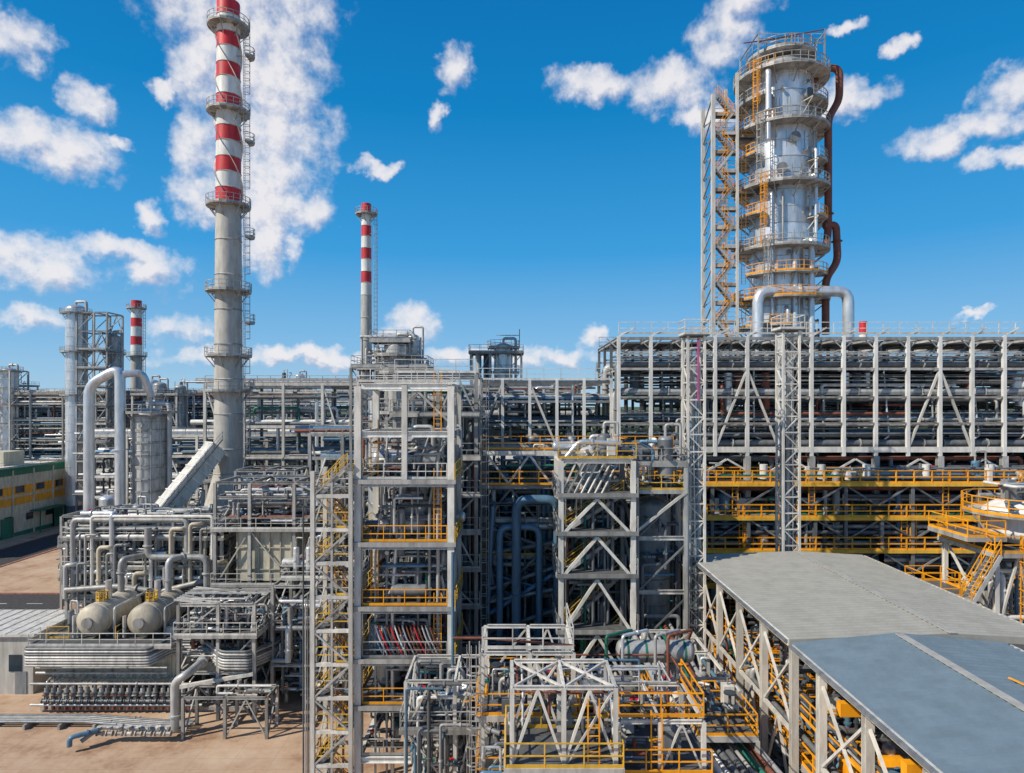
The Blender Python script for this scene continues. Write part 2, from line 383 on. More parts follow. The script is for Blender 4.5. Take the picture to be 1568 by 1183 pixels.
# ------------------------------------------------------------------ big distillation column
c=MB();X,Y=32.1,78; r=3.55
c.lathe(X,Y,[(r+.1,0),(r,26)],'vessel_grey',40)
z=26
while z<66.8:
    q=min(z+1.9,67); c.lathe(X,Y,[(r,z),(r,q)],'alu',40); c.lathe(X,Y,[(r,q-.05),(r+.045,q-.03),(r+.045,q+.03),(r,q+.05)],'alu_dull',40); z=q
c.dome(X,Y,67,r,1.9,'alu',40)
c.lathe(X,Y,[(.8,68.4),(.8,69.6),(.001,69.7)],'alu',16)
for k in range(10):
    a=math.radians(190+k*18)
    for z in frange(27,65,3.8): c.beam((X+(r+.01)*math.cos(a+z),Y-abs((r+.01)*math.sin(a+z)),z),(X+(r+.01)*math.cos(a+z),Y-abs((r+.01)*math.sin(a+z)),z+1.9),.05,'alu_dull')
for i,pz in enumerate((66.3,60.1,53.2,46,40.2)):
    c.ring_deck(X,Y,r+.05,5.35,pz,'steel','steel' if i!=4 else 'yellow',n=36)
    c.ring_deck(X,Y,r+.05,5.3,pz-.02,'steel','yellow',150,250,n=12,brk=False)
for pz,a0,a1 in ((63.4,140,235),(57,130,215),(50,140,225),(43,200,330),(37,160,260),(56,300,380),(49.5,300,390),(62.8,290,370)):
    c.ring_deck(X,Y,r+.05,5.1,pz,'steel',random.choice(['yellow','steel']),a0,a1,n=12)
c.ring_deck(X,Y,.5,3.9,68.9,'steel','steel',n=24,brk=False,h=1.2)
for x in(-3.8,0,3.8):
    c.beam((X+x,Y-3,66.3),(X+x,Y-3,70.6+.12*x),.14,'steel'); c.beam((X+x,Y+3,66.3),(X+x,Y+3,70.6),.14,'steel'); c.beam((X+x,Y-3,70.6),(X+x,Y+3,70.6),.12,'steel')
c.beam((X-3.8,Y-3,69.6),(X+3.8,Y-3,71),.1,'rust');c.rail([(X-3.8,Y-3,69.4),(X+3.8,Y-3,69.4)],'steel')
c.pipe([(X+2,Y-1,69),(X+2,Y-1,71.4),(X-5,Y-1.6,70.2)],.07,'rust')
c.pipe([(X+3,Y-1,64),(X+3.5,Y-1.4,67.3),(X+6.2,Y-1.6,67.3),(X+6.2,Y-1.6,63.6),(X+4.7,Y-2,61.2),(X+4.7,Y-2,52),(X+4.7,Y-2,48.6),(X+4.4,Y-2.2,46)],.42,'rust',12,.9)
c.pipe([(X+4.2,Y-2,48.7),(X+5.6,Y-2,48.9),(X+5.8,Y-2,44.6),(X+4.2,Y-2.4,42.4),(X+4.2,Y-2.4,36)],.42,'rust',12,.9)
c.pipe([(X-4.3,Y-4.2,25),(X-4.3,Y-4.2,40.7),(X+5.9,Y-4.2,40.7),(X+5.9,Y-4.2,25)],.62,'alu',14,1.3)
for x,z0,z1 in ((0,25,45.6),(1.9,25,46.8),(-2.6,38,52),(2.4,46,57),(-.8,30,39),(-3,58,66)):
    c.pipe([(X+x,Y-3.9,z0),(X+x,Y-3.9,z1),(X+x,Y-2.5,z1)],U(.16,.36),'alu',10)
for i in range(26):
    a=math.radians(U(190,350)); zc=U(28,65); p=Vector((X+r*math.cos(a),Y+r*math.sin(a),zc)); o=Vector((math.cos(a),math.sin(a),0))
    rr=random.choice([.15,.2,.45]); c.tube(p,p+o*.55,rr,'alu',12); c.tube(p+o*.5,p+o*.62,rr*1.35,'steel_mid',12)
for i in range(8):
    a=math.radians(U(200,345)); p=(X+(r+.35)*math.cos(a),Y+(r+.35)*math.sin(a)); z0=U(30,58); c.pipe([(p[0],p[1],z0),(p[0],p[1],z0+U(4,9))],U(.08,.16),'alu_dull')
for i,(za,zb) in enumerate(((40.2,46),(46,53.2),(53.2,60.1),(60.1,66.3))):
    c.ladder(X-3.4-.3*i,Y-4.3+.3*i,za,zb,'yellow' if i%2 else 'steel','x',-.7)
x0,x1,y0,y1=X-8.7,X-5.9,Y-2,Y+2
for x in(x0,x1):
    for y in(y0,y1): c.beam((x,y,0),(x,y,66.5 if x==x1 else 64),.42 if x==x0 else .3,'steel_pale')
z=20;k=0
while z<63.5:
    c.deck(x0,x1,y0,y0+.8,z,'grating','yellow' if k%2 else 'steel',sides='f'); 
    za,zb=(x0+.5,x1-.5) if k%2==0 else (x1-.5,x0+.5)
    c.stair((za,y0+.3,z),(zb,y0+.3,z+2.2),.8,'steel','yellow'); c.beam((x0,y1,z),(x1,y1,z+2.2),.14,'steel');c.beam((x0,y0,z+2.2),(x0,y1,z),.14,'steel')
    if k%3==0: c.beam((x1,Y,z),(X-3,Y,z),.25,'steel'); c.deck(x1,X-3.6,Y-1.2,Y,z,'grating','yellow',sides='fb')
    if k%2==0: c.ladder(x1+.9,y0+.4,z,z+2.2,'yellow','x')
    z+=2.2;k+=1
c.finish('distillation_column')

# ------------------------------------------------------------------ main pipe rack (right)
c=MB()
xs=frange(9.8,66,2.95); ys=[60,64.5,69,73.5]
lv=[23.8,26.2,28.6,31.2,34.0]
for i,x in enumerate(xs):
    for j,y in enumerate(ys):
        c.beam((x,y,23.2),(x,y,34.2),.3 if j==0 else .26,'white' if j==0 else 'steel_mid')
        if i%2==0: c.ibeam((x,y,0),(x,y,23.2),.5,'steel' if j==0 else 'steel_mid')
    for z in lv: c.ibeam((x,60.2,z),(x,73.5,z),.26,'steel',.35)
    c.beam((x,60,34.2),(x+1.4,60,35),.12,'steel_pale'); c.beam((x,60,33),(x+1.1,60,34),.1,'steel'); c.beam((x,60,33),(x-1.1,60,34),.1,'steel')
for j,y in enumerate(ys):
    for z,h in zip(lv,(.5,.18,.18,.22,.26)):
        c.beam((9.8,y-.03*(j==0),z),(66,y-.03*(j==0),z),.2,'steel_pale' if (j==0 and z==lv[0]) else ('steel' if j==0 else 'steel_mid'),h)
    c.beam((9.8,y,32.6),(66,y,32.6),.12,'steel',.16)
    for i in range(len(xs)-1):
        a,b=xs[i],xs[i+1]
        if j in(1,2): c.beam((a,y,31.2),(b,y,34),.12,'steel')
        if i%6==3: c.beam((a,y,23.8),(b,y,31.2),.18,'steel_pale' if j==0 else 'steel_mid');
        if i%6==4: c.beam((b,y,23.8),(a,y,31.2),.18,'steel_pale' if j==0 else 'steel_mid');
for k,z in enumerate(lv[:-1]):
    y=60.7
    while y<73:
        r=random.choice([.08,.1,.14,.2,.28,.34]); zc=z+.2+r
        xa=9.8+U(-.5,8)*(R()<.4); xb=66-(R()<.3)*U(0,20)
        c.pipe([(xa,y,zc),(xb,y,zc)] if R()<.6 else [(xa,y,zc-U(3,8)),(xa,y,zc),(xb,y,zc)],r,random.choice(PIPE+['steel_mid']*5+['steel_blue']*3)); 
        for x in xs[::2]:
            if xa<x<xb: c.tube((x-1.2,y,zc),(x-1.1,y,zc),r*1.4,'steel',8)
        y+=r*2+U(.1,.5)
for k in range(34):
    z=U(24.2,33.5); y=60.4+U(0,3); c.beam((9.8,y,z),(66,y,z),U(.05,.1),random.choice(['steel','steel','steel_mid','alu_dull']),U(.05,.16))
for x in frange(10,64,4.2):
    c.pipe([(x,61+U(0,1),31.5),(x,61,25),(x+U(-1,1),61,24.5)],.09,random.choice(PIPE)); 
for i in range(26):
    x=U(11,64); rr=U(.25,.5); c.tube((x,61.5,27+U(0,3)),(x,61.5,30.9),rr,random.choice(['rust','alu','steel_dark','alu']),12)
maze(c,10,64,60.6,72,24.5,31,150,.06,.2,PIPED+PIPE)
c.rail([(9.8,60,34.4),(66,60,34.4)],'steel_pale',sp=1.5);c.rail([(9.8,73.5,34.4),(66,73.5,34.4)],'steel')
c.box(9.8,66,64,71,33.9,34.0,'grating'); c.box(9.8,66,62,72.5,31.3,31.34,'grating')
for z,xa,xb in ((21,-1,64),(18,14,46),(15.1,14,46),(12,17,46)):
    c.deck(xa,xb,57.6,60.9,z,'grating','yellow',sides='flr',t=.095,edge='yellow_pale'); c.rail([(xa,60.6,z),(xb,60.6,z)],'yellow',toe=False,t=.09)
    for x in frange(xa+1,xb,5.9): 
        c.ibeam((x,57.8,0),(x,57.8,z-.2),.3,'steel_mid'); 
        if x+2.9<xb: c.beam((x,57.8,z-.2),(x+2.9,57.8,z-2),.15,'steel_mid');c.beam((x+5.8,57.8,z-.2),(x+2.9,57.8,z-2),.15,'steel_mid')
    c.box(xa,xb,61,73,z-.5,z-.42,'grating')
    clutter(c,xa+1,xb-1,58.6,60.3,z,int((xb-xa)/2.2),1.6,PIPED)
    clutter(c,xa+1,xb-1,61.5,64,z-.4,int((xb-xa)/1.2),2.2,PIPED)
    for i in range(int((xb-xa)/7)): x=U(xa+1,xb-2); c.ladder(x,57.9,z-3,z,'yellow','x')
    y=61.2
    while y<72: r=random.choice([.1,.15,.25,.35]); c.tube((xa,y,z-1.0),(xb,y,z-1.0),r,random.choice(PIPED),8); y+=2*r+.3
for x in frange(8,62,5.9):
    c.beam((x,60.0,22.9),(x+2.9,60,21.2),.16,'steel_pale');c.beam((x+5.8,60.0,22.9),(x+2.9,60,21.2),.16,'steel_pale')
for i in range(9):
    x=18+i*5+U(-.8,.8); c.tube((x,59.3,21.2),(x,59.3,22.5),.35,random.choice(['white','alu_dull']),12)
maze(c,9,64,58,73,4,23,420,.08,.35,PIPED)
for i in range(16): x=12+i*3.4; c.vessel(x,U(65,68),3,U(15,22),U(.8,1.3),random.choice(['steel_mid','vessel_grey','steel_blue']),n=14)  # dark vessels added to darken the depth behind the rack
c.finish('pipe_rack')
c=MB(); c.box(-18,70,86,94,0,20,'steel_mid')  # added building, blocks bright gaps of sunlit ground behind the rack
for x in frange(-17,68,4):
    c.box(x,x+.2,85.8,86,0,20,'steel')
    for z in (4,9,14): c.box(x+1,x+3.2,85.9,85.98,z,z+2,'glass')
c.box(-18.4,70.4,85.6,94.4,20,20.5,'steel_pale'); c.finish('added_backdrop_building')

c=MB(); xs=frange(-3.5,9.6,2.6); ys=[62.5,67,71.5]
for i,x in enumerate(xs):
    for j,y in enumerate(ys): c.beam((x,y,23.2),(x,y,30.3),.28,'white' if j==0 else 'steel_mid'); c.ibeam((x,y,0),(x,y,23.2),.4,'steel_mid')
    for z in(23.8,26,28.2,30.1): c.ibeam((x,62.7,z),(x,71.5,z),.22,'steel',.35)
for y in ys:
    for z,h in((23.8,.5),(26,.2),(28.2,.2),(30.1,.3)): c.beam((-3.5,y,z),(9.6,y,z),.2,'steel_pale' if z==23.8 else 'steel_mid',h)
    c.beam((-3.5,y,23.8),(-.9,y,30),.18,'steel');c.beam((1.7,y,30),(4.3,y,23.8),.2,'steel_pale')
for z in (23.8,26,28.2):
    y=63.2
    while y<71: r=random.choice([.1,.14,.2,.3]); c.tube((-6,y,z+.2+r),(9.6,y,z+.2+r),r,random.choice(PIPE+PIPED),8); y+=2*r+U(.1,.4)
c.rail([(-3.5,62.5,30.3),(9.6,62.5,30.3)],'steel_pale'); maze(c,-3,9,63,71,24,30,40,.06,.2)
clutter(c,-3,9,63,66,24,14,1.8); c.box(-3.5,9.6,63,71,28.3,28.34,'grating')
c.finish('pipe_rack')

# ------------------------------------------------------------------ centre process structure
c=MB(); frame(c,[-2.4,2.2,6.8,11.4,13.4],[54.5,59,64],[4.5,8.5,12,15.2,18.2,21,23.9],.36,.34,'steel_mid',.3,0,[8.5,12,15.2,18.2,21],'steel_mid','grating')  # darker steel here carries the centre's deep shadow in its colour
maze(c,-2,13,54,64,1,23,330,.08,.38,PIPED); 
for z in (8.9,12.4,15.6,18.6,21.4): clutter(c,-2,13,55,62,z,14,2.,PIPED)
c.rail([(-2.6,54,21.3),(13.4,54,21.3)],'yellow',t=.08);c.rail([(-2.6,54,15.5),(13.4,54,15.5)],'yellow_pale')
c.rail([(-2.4,54.3,24.2),(13.4,54.3,24.2)],'yellow',t=.07); c.beam((-2.4,54.2,23.9),(13.4,54.2,23.9),.2,'steel_pale',.4)
for x in frange(-2,12,3.5): c.beam((x,54.2,23.7),(x+1.7,54.2,21.4),.18,'steel_pale');c.beam((x+3.4,54.2,23.7),(x+1.7,54.2,21.4),.18,'steel_pale')
c.pipe([(.35,52.5,6),(.35,52.5,20.3),(3.7,52.5,20.3),(3.7,52.5,9)],.38,'steel_blue',14,1)
c.pipe([(-1,53,2),(-1,53,18),(2.2,53,18),(2.2,53,5)],.28,'steel_blue',12,.8)
c.vessel(11,51.5,3,20,1.5,'steel_mid'); c.vessel(1.6,57,2,15,1.3,'steel_blue'); c.vessel(6,56.5,4,21,1.3,'vessel_grey',[17,12],'steel')
for k in range(10): c.pipe([(-2+U(0,1),53.5,U(2,20)),(-2,53.5,U(8,20)),(U(3,12),53.5,U(8,20))],U(.1,.2),random.choice(PIPED))
c.finish('process_unit')
c=MB(); frame(c,[3.6,8.9],[48,53],[7,11.2,15.3,18.4,21.2,23.8],.36,.34,'steel_pale',0,0,[11.2,15.3,18.4,21.2],'steel',I=True,sides='blr')
for za,zb in ((3,7),(7,11.2),(11.2,15.3),(15.3,18.4),(18.4,21.2)):
    for y in(47.95,53): c.beam((3.7,y,za),(6.25,y,zb-.2),.22,'steel_pale');c.beam((8.8,y,za),(6.25,y,zb-.2),.22,'steel_pale')
    c.beam((8.9,48,za),(8.9,53,zb),.2,'steel');c.beam((3.6,53,za),(3.6,48,zb),.2,'steel')
    c.stair((4,49.5,za),(8.4,49.5,zb),.8,'steel','yellow_pale')
maze(c,4,8.6,48.6,52.8,1,23,60,.06,.22,PIPE+PIPED)
c.vessel(6.2,51.5,18.8,24.2,.9,'alu_dull'); c.rail([(3.4,47.8,24),(9.1,47.8,24)],'yellow_pale')
c.pipe([(4,48.5,24),(5,48.5,25.2),(8,48.5,25)],.2,'alu'); clutter(c,4,8.6,48.5,52,24,9,1.4)
for i in range(7): c.beam((3.6+i*.5,48,21.4),(5+i*.6,48+i*.4,24.3),.12,'steel_pale')
c.deck(9.2,13,48.5,52,21.6,'grating','yellow_pale'); c.deck(9.2,13,48.5,52,23.6,'grating','steel');clutter(c,9.5,12.7,48.8,51.8,23.6,8,1.6);clutter(c,9.5,12.7,48.8,51.8,21.6,5,1.6)
c.beam((9.2,48.5,18.5),(13,48.5,21.5),.2,'steel_pale'); maze(c,9.2,13,48.8,53,5,21,40,.06,.2,PIPED)
for x in (9.3,12.9): c.ibeam((x,48.6,0),(x,48.6,23.4),.28,'steel')
for z in (6,10,14,18): c.ibeam((9.3,48.6,z),(12.9,48.6,z),.2,'steel',.3); c.beam((9.3,48.6,z),(12.9,48.6,z+3.5),.12,'steel_mid')
c.finish('braced_steel_tower')
def mast(name,x,y,w,zt,m='steel_pale'):
    c=MB(); k=0
    for a in(0,w):
        for b in(0,w): c.beam((x+a,y+b,0),(x+a,y+b,zt),.17,m)
    z=1
    while z<zt:
        for a,b in (((0,0),(w,0)),((w,0),(w,w)),((w,w),(0,w)),((0,w),(0,0))):
            c.beam((x+a[0],y+a[1],z),(x+b[0],y+b[1],z),.1,m); 
            if z+1.3<zt: 
                p,q=(a,b) if k%2 else (b,a); c.beam((x+p[0],y+p[1],z),(x+q[0],y+q[1],z+1.3),.08,m)
        z+=1.3;k+=1
    c.ladder(x+w/2,y+.3,0,zt-1.5,'steel'); 
    c.box(x+.12,x+w-.12,y+w*.7,y+w*.78,0,zt-2,'alu_dull')
    for i in range(6): c.tube((x+U(.1,w-.1),y+w*.6,0),(x+U(.1,w-.1),y+w*.6,zt-U(0,8)),U(.05,.12),random.choice(['alu','steel','steel_mid','steel_blue']),6)
    if x<15: c.beam((x+w*.6,y-.05,zt-5),(x+w*.6,y-.05,zt-.3),.12,'pink')
    c.rail([(x-.3,y-.3,zt),(x+w+.3,y-.3,zt),(x+w+.3,y+w+.3,zt),(x-.3,y+w+.3,zt),(x-.3,y-.3,zt)],m)
    c.box(x-.3,x+w+.3,y-.3,y+w+.3,zt-.1,zt-.01,'grating')
    return c.finish(name)
mast('lattice_mast',13.2,49,1.25,33.2); mast('lattice_mast',21.8,52.5,1.3,34)

# ------------------------------------------------------------------ central platform tower with stairs
c=MB(); L1=[3.5,7,10.2,13.8,18.2,22.5,25.9,29.2]
frame(c,[-10.6,-4.2],[45,51],L1,.46,.42,'steel_pale',0,0,[7,10.2,13.8,18.2,22.5],'yellow_pale','grating',bm='white',sides='blr')
for z in (22.5,25.9): c.beam((-7.4,45,z),(-7.4,45,z+3.4),.36,'steel_pale')
for y in(47,49): 
    for z in L1: c.ibeam((-10.5,y,z),(-4.3,y,z),.2,'steel',.3)
for i,z in enumerate(L1[:-1]):
    zb=L1[i+1]; c.beam((-4.2,45,z),(-4.2,48,zb),.17,'steel');c.beam((-4.2,51,z),(-4.2,48,zb),.17,'steel'); c.ibeam((-4.2,48,z),(-4.2,48,zb),.25,'steel')
    c.beam((-10.6,51,z),(-7.4,51,zb-.2),.17,'steel');c.beam((-4.2,51,z),(-7.4,51,zb-.2),.17,'steel')
    if i<6:
        c.rail([(-10.3,45,z+.3),(-4.5,45,z+.3)],['steel','yellow','steel','yellow','yellow','steel_pale'][i]); maze(c,-10,-4.6,45.6,50.6,z+.2,zb-.3,34,.05,.16,PIPE+PIPED)
        if z<26: clutter(c,-10,-4.8,45.7,50.5,z+.3,10,2.2,PIPE+PIPED)
    if 1<i<7: c.ladder(-9.6 if i%2 else -5.2,45.6,z,zb,'yellow','x')
for x in (-9.6,-8.8,-8.4,-6.6,-5.8,-5.2): c.pipe([(x,45.9,2),(x,45.9,U(14,25)),(x+.8,46.5,26)],U(.06,.14),random.choice(PIPE))
c.vessel(-7.3,48.3,18.6,25,1.0,'alu_dull'); c.vessel(-9,48,7.6,13,.9,'alu')
c.drum((-9.8,47.5,24),(-5.5,47.5,24),.7,'alu',saddles=22.8); c.rail([(-10.7,45,29.5),(-4.1,45,29.5)],'steel_pale',h=.9,sp=1); 
c.rail([(-10.7,51,29.5),(-4.1,51,29.5)],'steel_pale');
for i in range(16):
    x=-9.8+i*.27; c.pipe([(x,45.4,12.6),(x+.3,45.3,11.8),(x+.9,45.2,10.6),(x+.9,45.2,10.3)],.06,random.choice(['rust','white','alu','steel_blue','alu_dull','red']),6,flange=False)
# stair tower
for x in(-13.6,-12.3,-11.0):
    for y in(44.6,47.6): c.ibeam((x,y,0),(x,y,23.4),.28 if x!=-12.3 else .14,'steel_pale' if x!=-12.3 else 'steel')
z=0;k=0
while z<22.5:
    c.deck(-13.5,-12.6,44.6,47.6,z+1.1,'grating','yellow_pale',sides='l') if k%2 else c.deck(-12,-11.1,44.6,47.6,z+1.1,'grating','yellow_pale',sides='f')
    yy=45.2 if k%2 else 46.8
    if k%2: c.stair((-13.1,yy,z+1.1),(-11.5,yy,z+2.8),.9,'steel','yellow_pale')
    else: c.stair((-11.5,yy,z+.5),(-13.1,yy,z+2.2),.9,'steel','yellow')
    c.beam((-13.6,44.6,z+1),(-11,44.6,z+1),.16,'steel_pale',.24);c.beam((-13.6,47.6,z+1),(-11,47.6,z+1),.16,'steel',.24)
    p,q=(-13.6,-11) if k%2 else (-11,-13.6); c.beam((p,44.55,z+1),(q,44.55,z+3.3),.12,'steel'); c.beam((-13.6,44.6,z+1),(-13.6,47.6,z+3.3),.1,'steel'); c.beam((p,47.6,z+1),(q,47.6,z+3.3),.1,'steel')
    c.rail([(-13.6,44.6,z+1.1),(-11,44.6,z+1.1)],'yellow_pale' if k%3 else 'steel',toe=False)
    z+=2.3;k+=1
for i in range(5): c.tube((-13.9-.16*i,45.5,0),(-13.9-.16*i,45.5,U(14,22)),.06,random.choice(['alu','steel','steel_mid']),6)
c.finish('platform_tower')
c=MB(); frame(c,[-9.5,-6,-2.9],[53,57.5,62],[4,8,11.5,14.5,17.5,20.5,23.5,27,30.4],.3,.28,'steel',.55,0,[8,11.5,14.5,17.5,20.5,23.5,27],'steel','grating')
maze(c,-9.3,-3,53.2,61.5,1,29.5,260,.07,.28,PIPE+PIPED)
for z in (8.3,11.8,14.8,17.8,20.8,23.8,27.3): clutter(c,-9,-3.2,53.4,60,z,10)
c.ladder(-2.5,53,4,29,'steel','y',.6); c.vessel(-7,56,9,26,1.2,'alu_dull')
c.rail([(-9.5,52.9,30.5),(-2.9,52.9,30.5)],'steel_pale');
c.finish('process_unit')

c=MB(); c.vessel(-13.2,75,5,34.5,1.5,'alu_dull',[31.5,33.5,27],'steel'); c.vessel(-15.8,76,5,30,.9,'alu',[30],'steel')
c.deck(-18,-9.5,73,79,32.6-.3,'grating','steel'); frame(c,[-18,-14,-9.5],[73,79],[8,14,20,26,32],.28,.26,'steel',.5,0,[],'steel')
c.deck(-16,-11.5,73.5,77,35.2,'grating','steel');maze(c,-17.5,-10,73.5,78.5,20,36,60,.08,.25); c.vessel(-11.6,76.5,28,35.8,.7,'alu',[],'steel')
c.finish('process_column')
c=MB(); c.vessel(-1.4,105,2,37,1.5,'alu',[37,33,30],'steel'); frame(c,[-6.5,-3.5,1.5],[103,107],[8,16,24,30,36],.3,.28,'steel',.6,0,[36],'steel')
c.tube((-4,105,20),(-4,105,36.5),.6,'steel_dark',14);c.tube((-5.4,105,20),(-5.4,105,36),.5,'alu_dull',14); c.beam((1.2,105,37),(1.2,105,40),.12,'rust'); c.beam((-2.5,105,39),(1.2,105,39),.12,'steel')
c.finish('process_column')

# ------------------------------------------------------------------ shed roofs
def ribroof(name,x0,xr,x1,y0,y1,ze,zr,m,pitch=.42,rh=.06):
    c=MB(); ys=[];y=y0
    while y<y1-.01: ys+= [(y,0),(y+pitch*.55,0),(y+pitch*.65,rh),(y+pitch*.9,rh)]; y+=pitch
    ys.append((min(y,y1+.2),0))
    vs=[];n=len(ys)
    for xx,zc in((x0,ze),(xr,zr),(x1,ze)):
        for y,h in ys: vs.append((xx,y,zc+h))
    fs=[(i,i+n,i+n+1,i+1) for i in range(n-1)]+[(i+n,i+2*n,i+2*n+1,i+n+1) for i in range(n-1)]
    c.add(vs,fs,m)
    c.add([(x0,y0-.02,ze+.05),(xr,y0-.02,zr+.05),(x1,y0-.02,ze+.05),(x1,y0-.02,ze-.3),(xr,y0-.02,zr-.3),(x0,y0-.02,ze-.3)],[(0,1,4,5),(1,2,3,4)],m)
    c.beam((x0-.03,y0,ze-.1),(x0-.03,y1,ze-.1),.08,'steel_pale',.34); c.beam((x1+.03,y0,ze-.1),(x1+.03,y1,ze-.1),.08,'steel_pale',.34)
    c.box(xr-.2,xr+.2,y0-.05,y1+.05,zr+rh,zr+rh+.04,'roof_ridge')
    for f in [i/9 for i in range(10)]:
        for a,b in((x0,xr),(xr,x1)):
            xx=a+(b-a)*f; zc=(ze+(zr-ze)*(f if a==x0 else 1-f))-.18; c.beam((xx,y0+.1,zc),(xx,y1,zc),.1,'steel_mid',.2)
    y=y0+.6
    while y<y1:
        c.ibeam((x0+.4,y,ze-.55),(xr,y,zr-.55),.25,'steel_pale',.5);c.ibeam((xr,y,zr-.55),(x1-.4,y,ze-.55),.25,'steel_pale',.5)
        for xx in(x0+.5,x1-.5): 
            c.ibeam((xx,y,0),(xx,y,ze-.5),.36,'steel_pale')
            if y+4<y1: c.beam((xx,y,ze-1),(xx,y+4,ze-5),.12,'steel_pale');c.beam((xx,y,ze-5),(xx,y+4,ze-1),.12,'steel_pale');c.beam((xx,y,ze-5),(xx,y+4,ze-5),.18,'steel_pale');c.beam((xx,y,ze-9.5),(xx,y+4,ze-9.5),.18,'cream')
            if y+4<y1: c.beam((xx,y,ze-9.5),(xx,y+2,ze-5),.12,'steel_pale');c.beam((xx,y+4,ze-9.5),(xx,y+2,ze-5),.12,'steel_pale')
        c.beam((x0+.6,y,ze-1.6),(x1-.6,y,ze-1.6),.12,'steel_mid')
        for q in frange(x0+1,x1-2,1.6): c.beam((q,y,ze-1.6),(q+.8,y,ze-.6),.08,'steel_mid');c.beam((q+.8,y,ze-.6),(q+1.6,y,ze-1.6),.08,'steel_mid')
        y+=4
    # gutter and a few odd planks left on the sheets
    c.beam((x0-.16,y0,ze-.02),(x0-.16,y1,ze-.02),.16,'steel_mid',.12)
    if m=='roof_blue':
        c.beam((21,27.6,zr-.02),(21.3,26.2,zr-.05),.1,'orange',.05); c.beam((17.6,22,ze+.4),(18.2,21.2,ze+.45),.08,'cream',.05)
    return c.finish(name)
ribroof('equipment_shelter',14,22.3,27.6,33,51.2,16.05,16.35,'roof_grey')
ribroof('equipment_shelter',14,19.3,24.8,14,32.5,15.95,16.45,'roof_blue',.4,.07)
c=MB()
for y in frange(19,50,3):
    c.deck(14.9,21,y,y+2.6,9.5,'grating','yellow',t=.07); clutter(c,15.2,20,y,y+2,9.5,5,2.4,PIPED+['yellow'])
c.beam((16.2,16,14),(16.2,50,14),.3,'yellow',.4); c.beam((15,30,14),(27,30,14),.4,'yellow',.6);c.beam((15,25,14),(24,25,14),.4,'yellow',.6)
c.rail([(14.8,18,12),(14.8,50,12)],'yellow');
c.box(17,18.2,24.4,25.6,12.2,13.2,'yellow');c.tube((17.6,25,8.8),(17.6,25,12.2),.05,'steel',6)
c.drum((16,25,10.6),(18.5,25,10.6),.7,'green',saddles=9.5); c.drum((16,31,10.6),(18.5,31,10.6),.7,'yellow',saddles=9.5)
maze(c,14.8,21,16,50,1,12,120,.08,.25,PIPED+['yellow'])
c.box(15.5,27,18,50,0,1,'concrete')
c.finish('compressor_set')

# ------------------------------------------------------------------ bottom centre
c=MB()
frame(c,[-1.5,.9,3.1],[33,37],[5,9,12.2,15.4],.22,.2,'steel_pale',.6,0,[9,12.2],'yellow',I=True)
c.rail([(-1.5,33,15.6),(3.1,33,15.6),(3.1,37,15.6)],'steel_pale');c.pipe([(-3,33.2,16.1),(-1.5,33.2,16.1),(3.2,33.2,15.7)],.07,'rust')
frame(c,[0,2.3,4.6],[29,32],[4,8,11.8,15.4],.2,.18,'steel_pale',.9,0,[8,11.8],'yellow_pale',I=True)
for a in (0,2.3): 
    for y in (29,32): c.beam((a,y,12),(a+1.15,y,15.3),.12,'steel_pale');c.beam((a+2.3,y,12),(a+1.15,y,15.3),.12,'steel_pale')
for a,b in((0,2.3),(2.3,4.6)): c.beam((a,29,15.4),(b,32,15.4),.1,'steel_pale');c.beam((b,29,15.4),(a,32,15.4),.1,'steel_pale')
frame(c,[4.9,6.8,8.8],[30,34],[4,8,11,13.4],.2,.18,'steel_pale',.5,0,[8,11],'yellow',I=True,sides='fbl')
c.rail([(4.9,30,13.6),(8.8,30,13.6),(8.8,34,13.6)],'yellow')
maze(c,-1.5,8.8,29.5,37,3,11.5,150,.04,.13,PIPE+PIPED+['cream','steel_pale'])
maze(c,-1.5,8.8,31,37,11,14.5,26,.03,.08,PIPE+['steel_pale','yellow'])
for z,xa,xb in((9.2,-1.3,4),(12.4,-1,3),(11.2,5,8.6),(12,.3,4.4)): clutter(c,xa,xb,30,36,z,9,1.2,PIPE+PIPED,big=False)
clutter(c,-1,8,30,36,8.4,8,1.4,['cream','steel_pale','alu_dull'])
c.vessel(1.6,34.3,6,11.8,1.3,'cream',[],n=24); c.vessel(7.4,28.6,4,8.6,.9,'cream')
c.drum((6.2,37,14),(10.0,37,14),.62,'alu_dull',saddles=12.6,band='green')
c.drum((9.5,36,11),(9.5,39,11),.5,'steel_pale',saddles=9.6)
c.ladder(3.6,28.8,6,14,'yellow','x'); c.ladder(-1.9,33,6,15,'steel','x',-.6); c.ladder(6.6,29.8,5,13,'yellow','x')
for i,m in enumerate(['alu','white','steel_mid','steel_mid','alu_dull','green','rust','alu']): 
    c.pipe([(9+i*.42,50,11+.05*i),(9+i*.42,40,10.6),(11.+i*.42,22,9.8)],U(.09,.24),m,10)
for x,m in((5.2,'green'),(6.1,'alu'),(7.9,'alu_dull'),(8.6,'rust')): c.pipe([(x,36,9),(x,36,15.2),(x+1.6,37,15.2),(x+1.6,40,12)],.09,m)
frame(c,[9.2,12.6],[38,42,46],[5,9,12],.2,.18,'steel_pale',.5,0,[9],'yellow'); clutter(c,9.3,12.5,38,46,9.4,24,1.6,PIPED+['yellow','rust','green']);maze(c,9,13,36,47,1,11,70,.06,.2,PIPED)
c.deck(9.4,12.4,33,37,11.2,'grating','yellow'); clutter(c,9.5,12.3,33,37,11.2,8,1.2,PIPED+PIPE,big=False)
for x in (9.4,12.4): c.ibeam((x,33,0),(x,33,11),.2,'steel_pale');c.ibeam((x,37,0),(x,37,11),.2,'steel_pale')
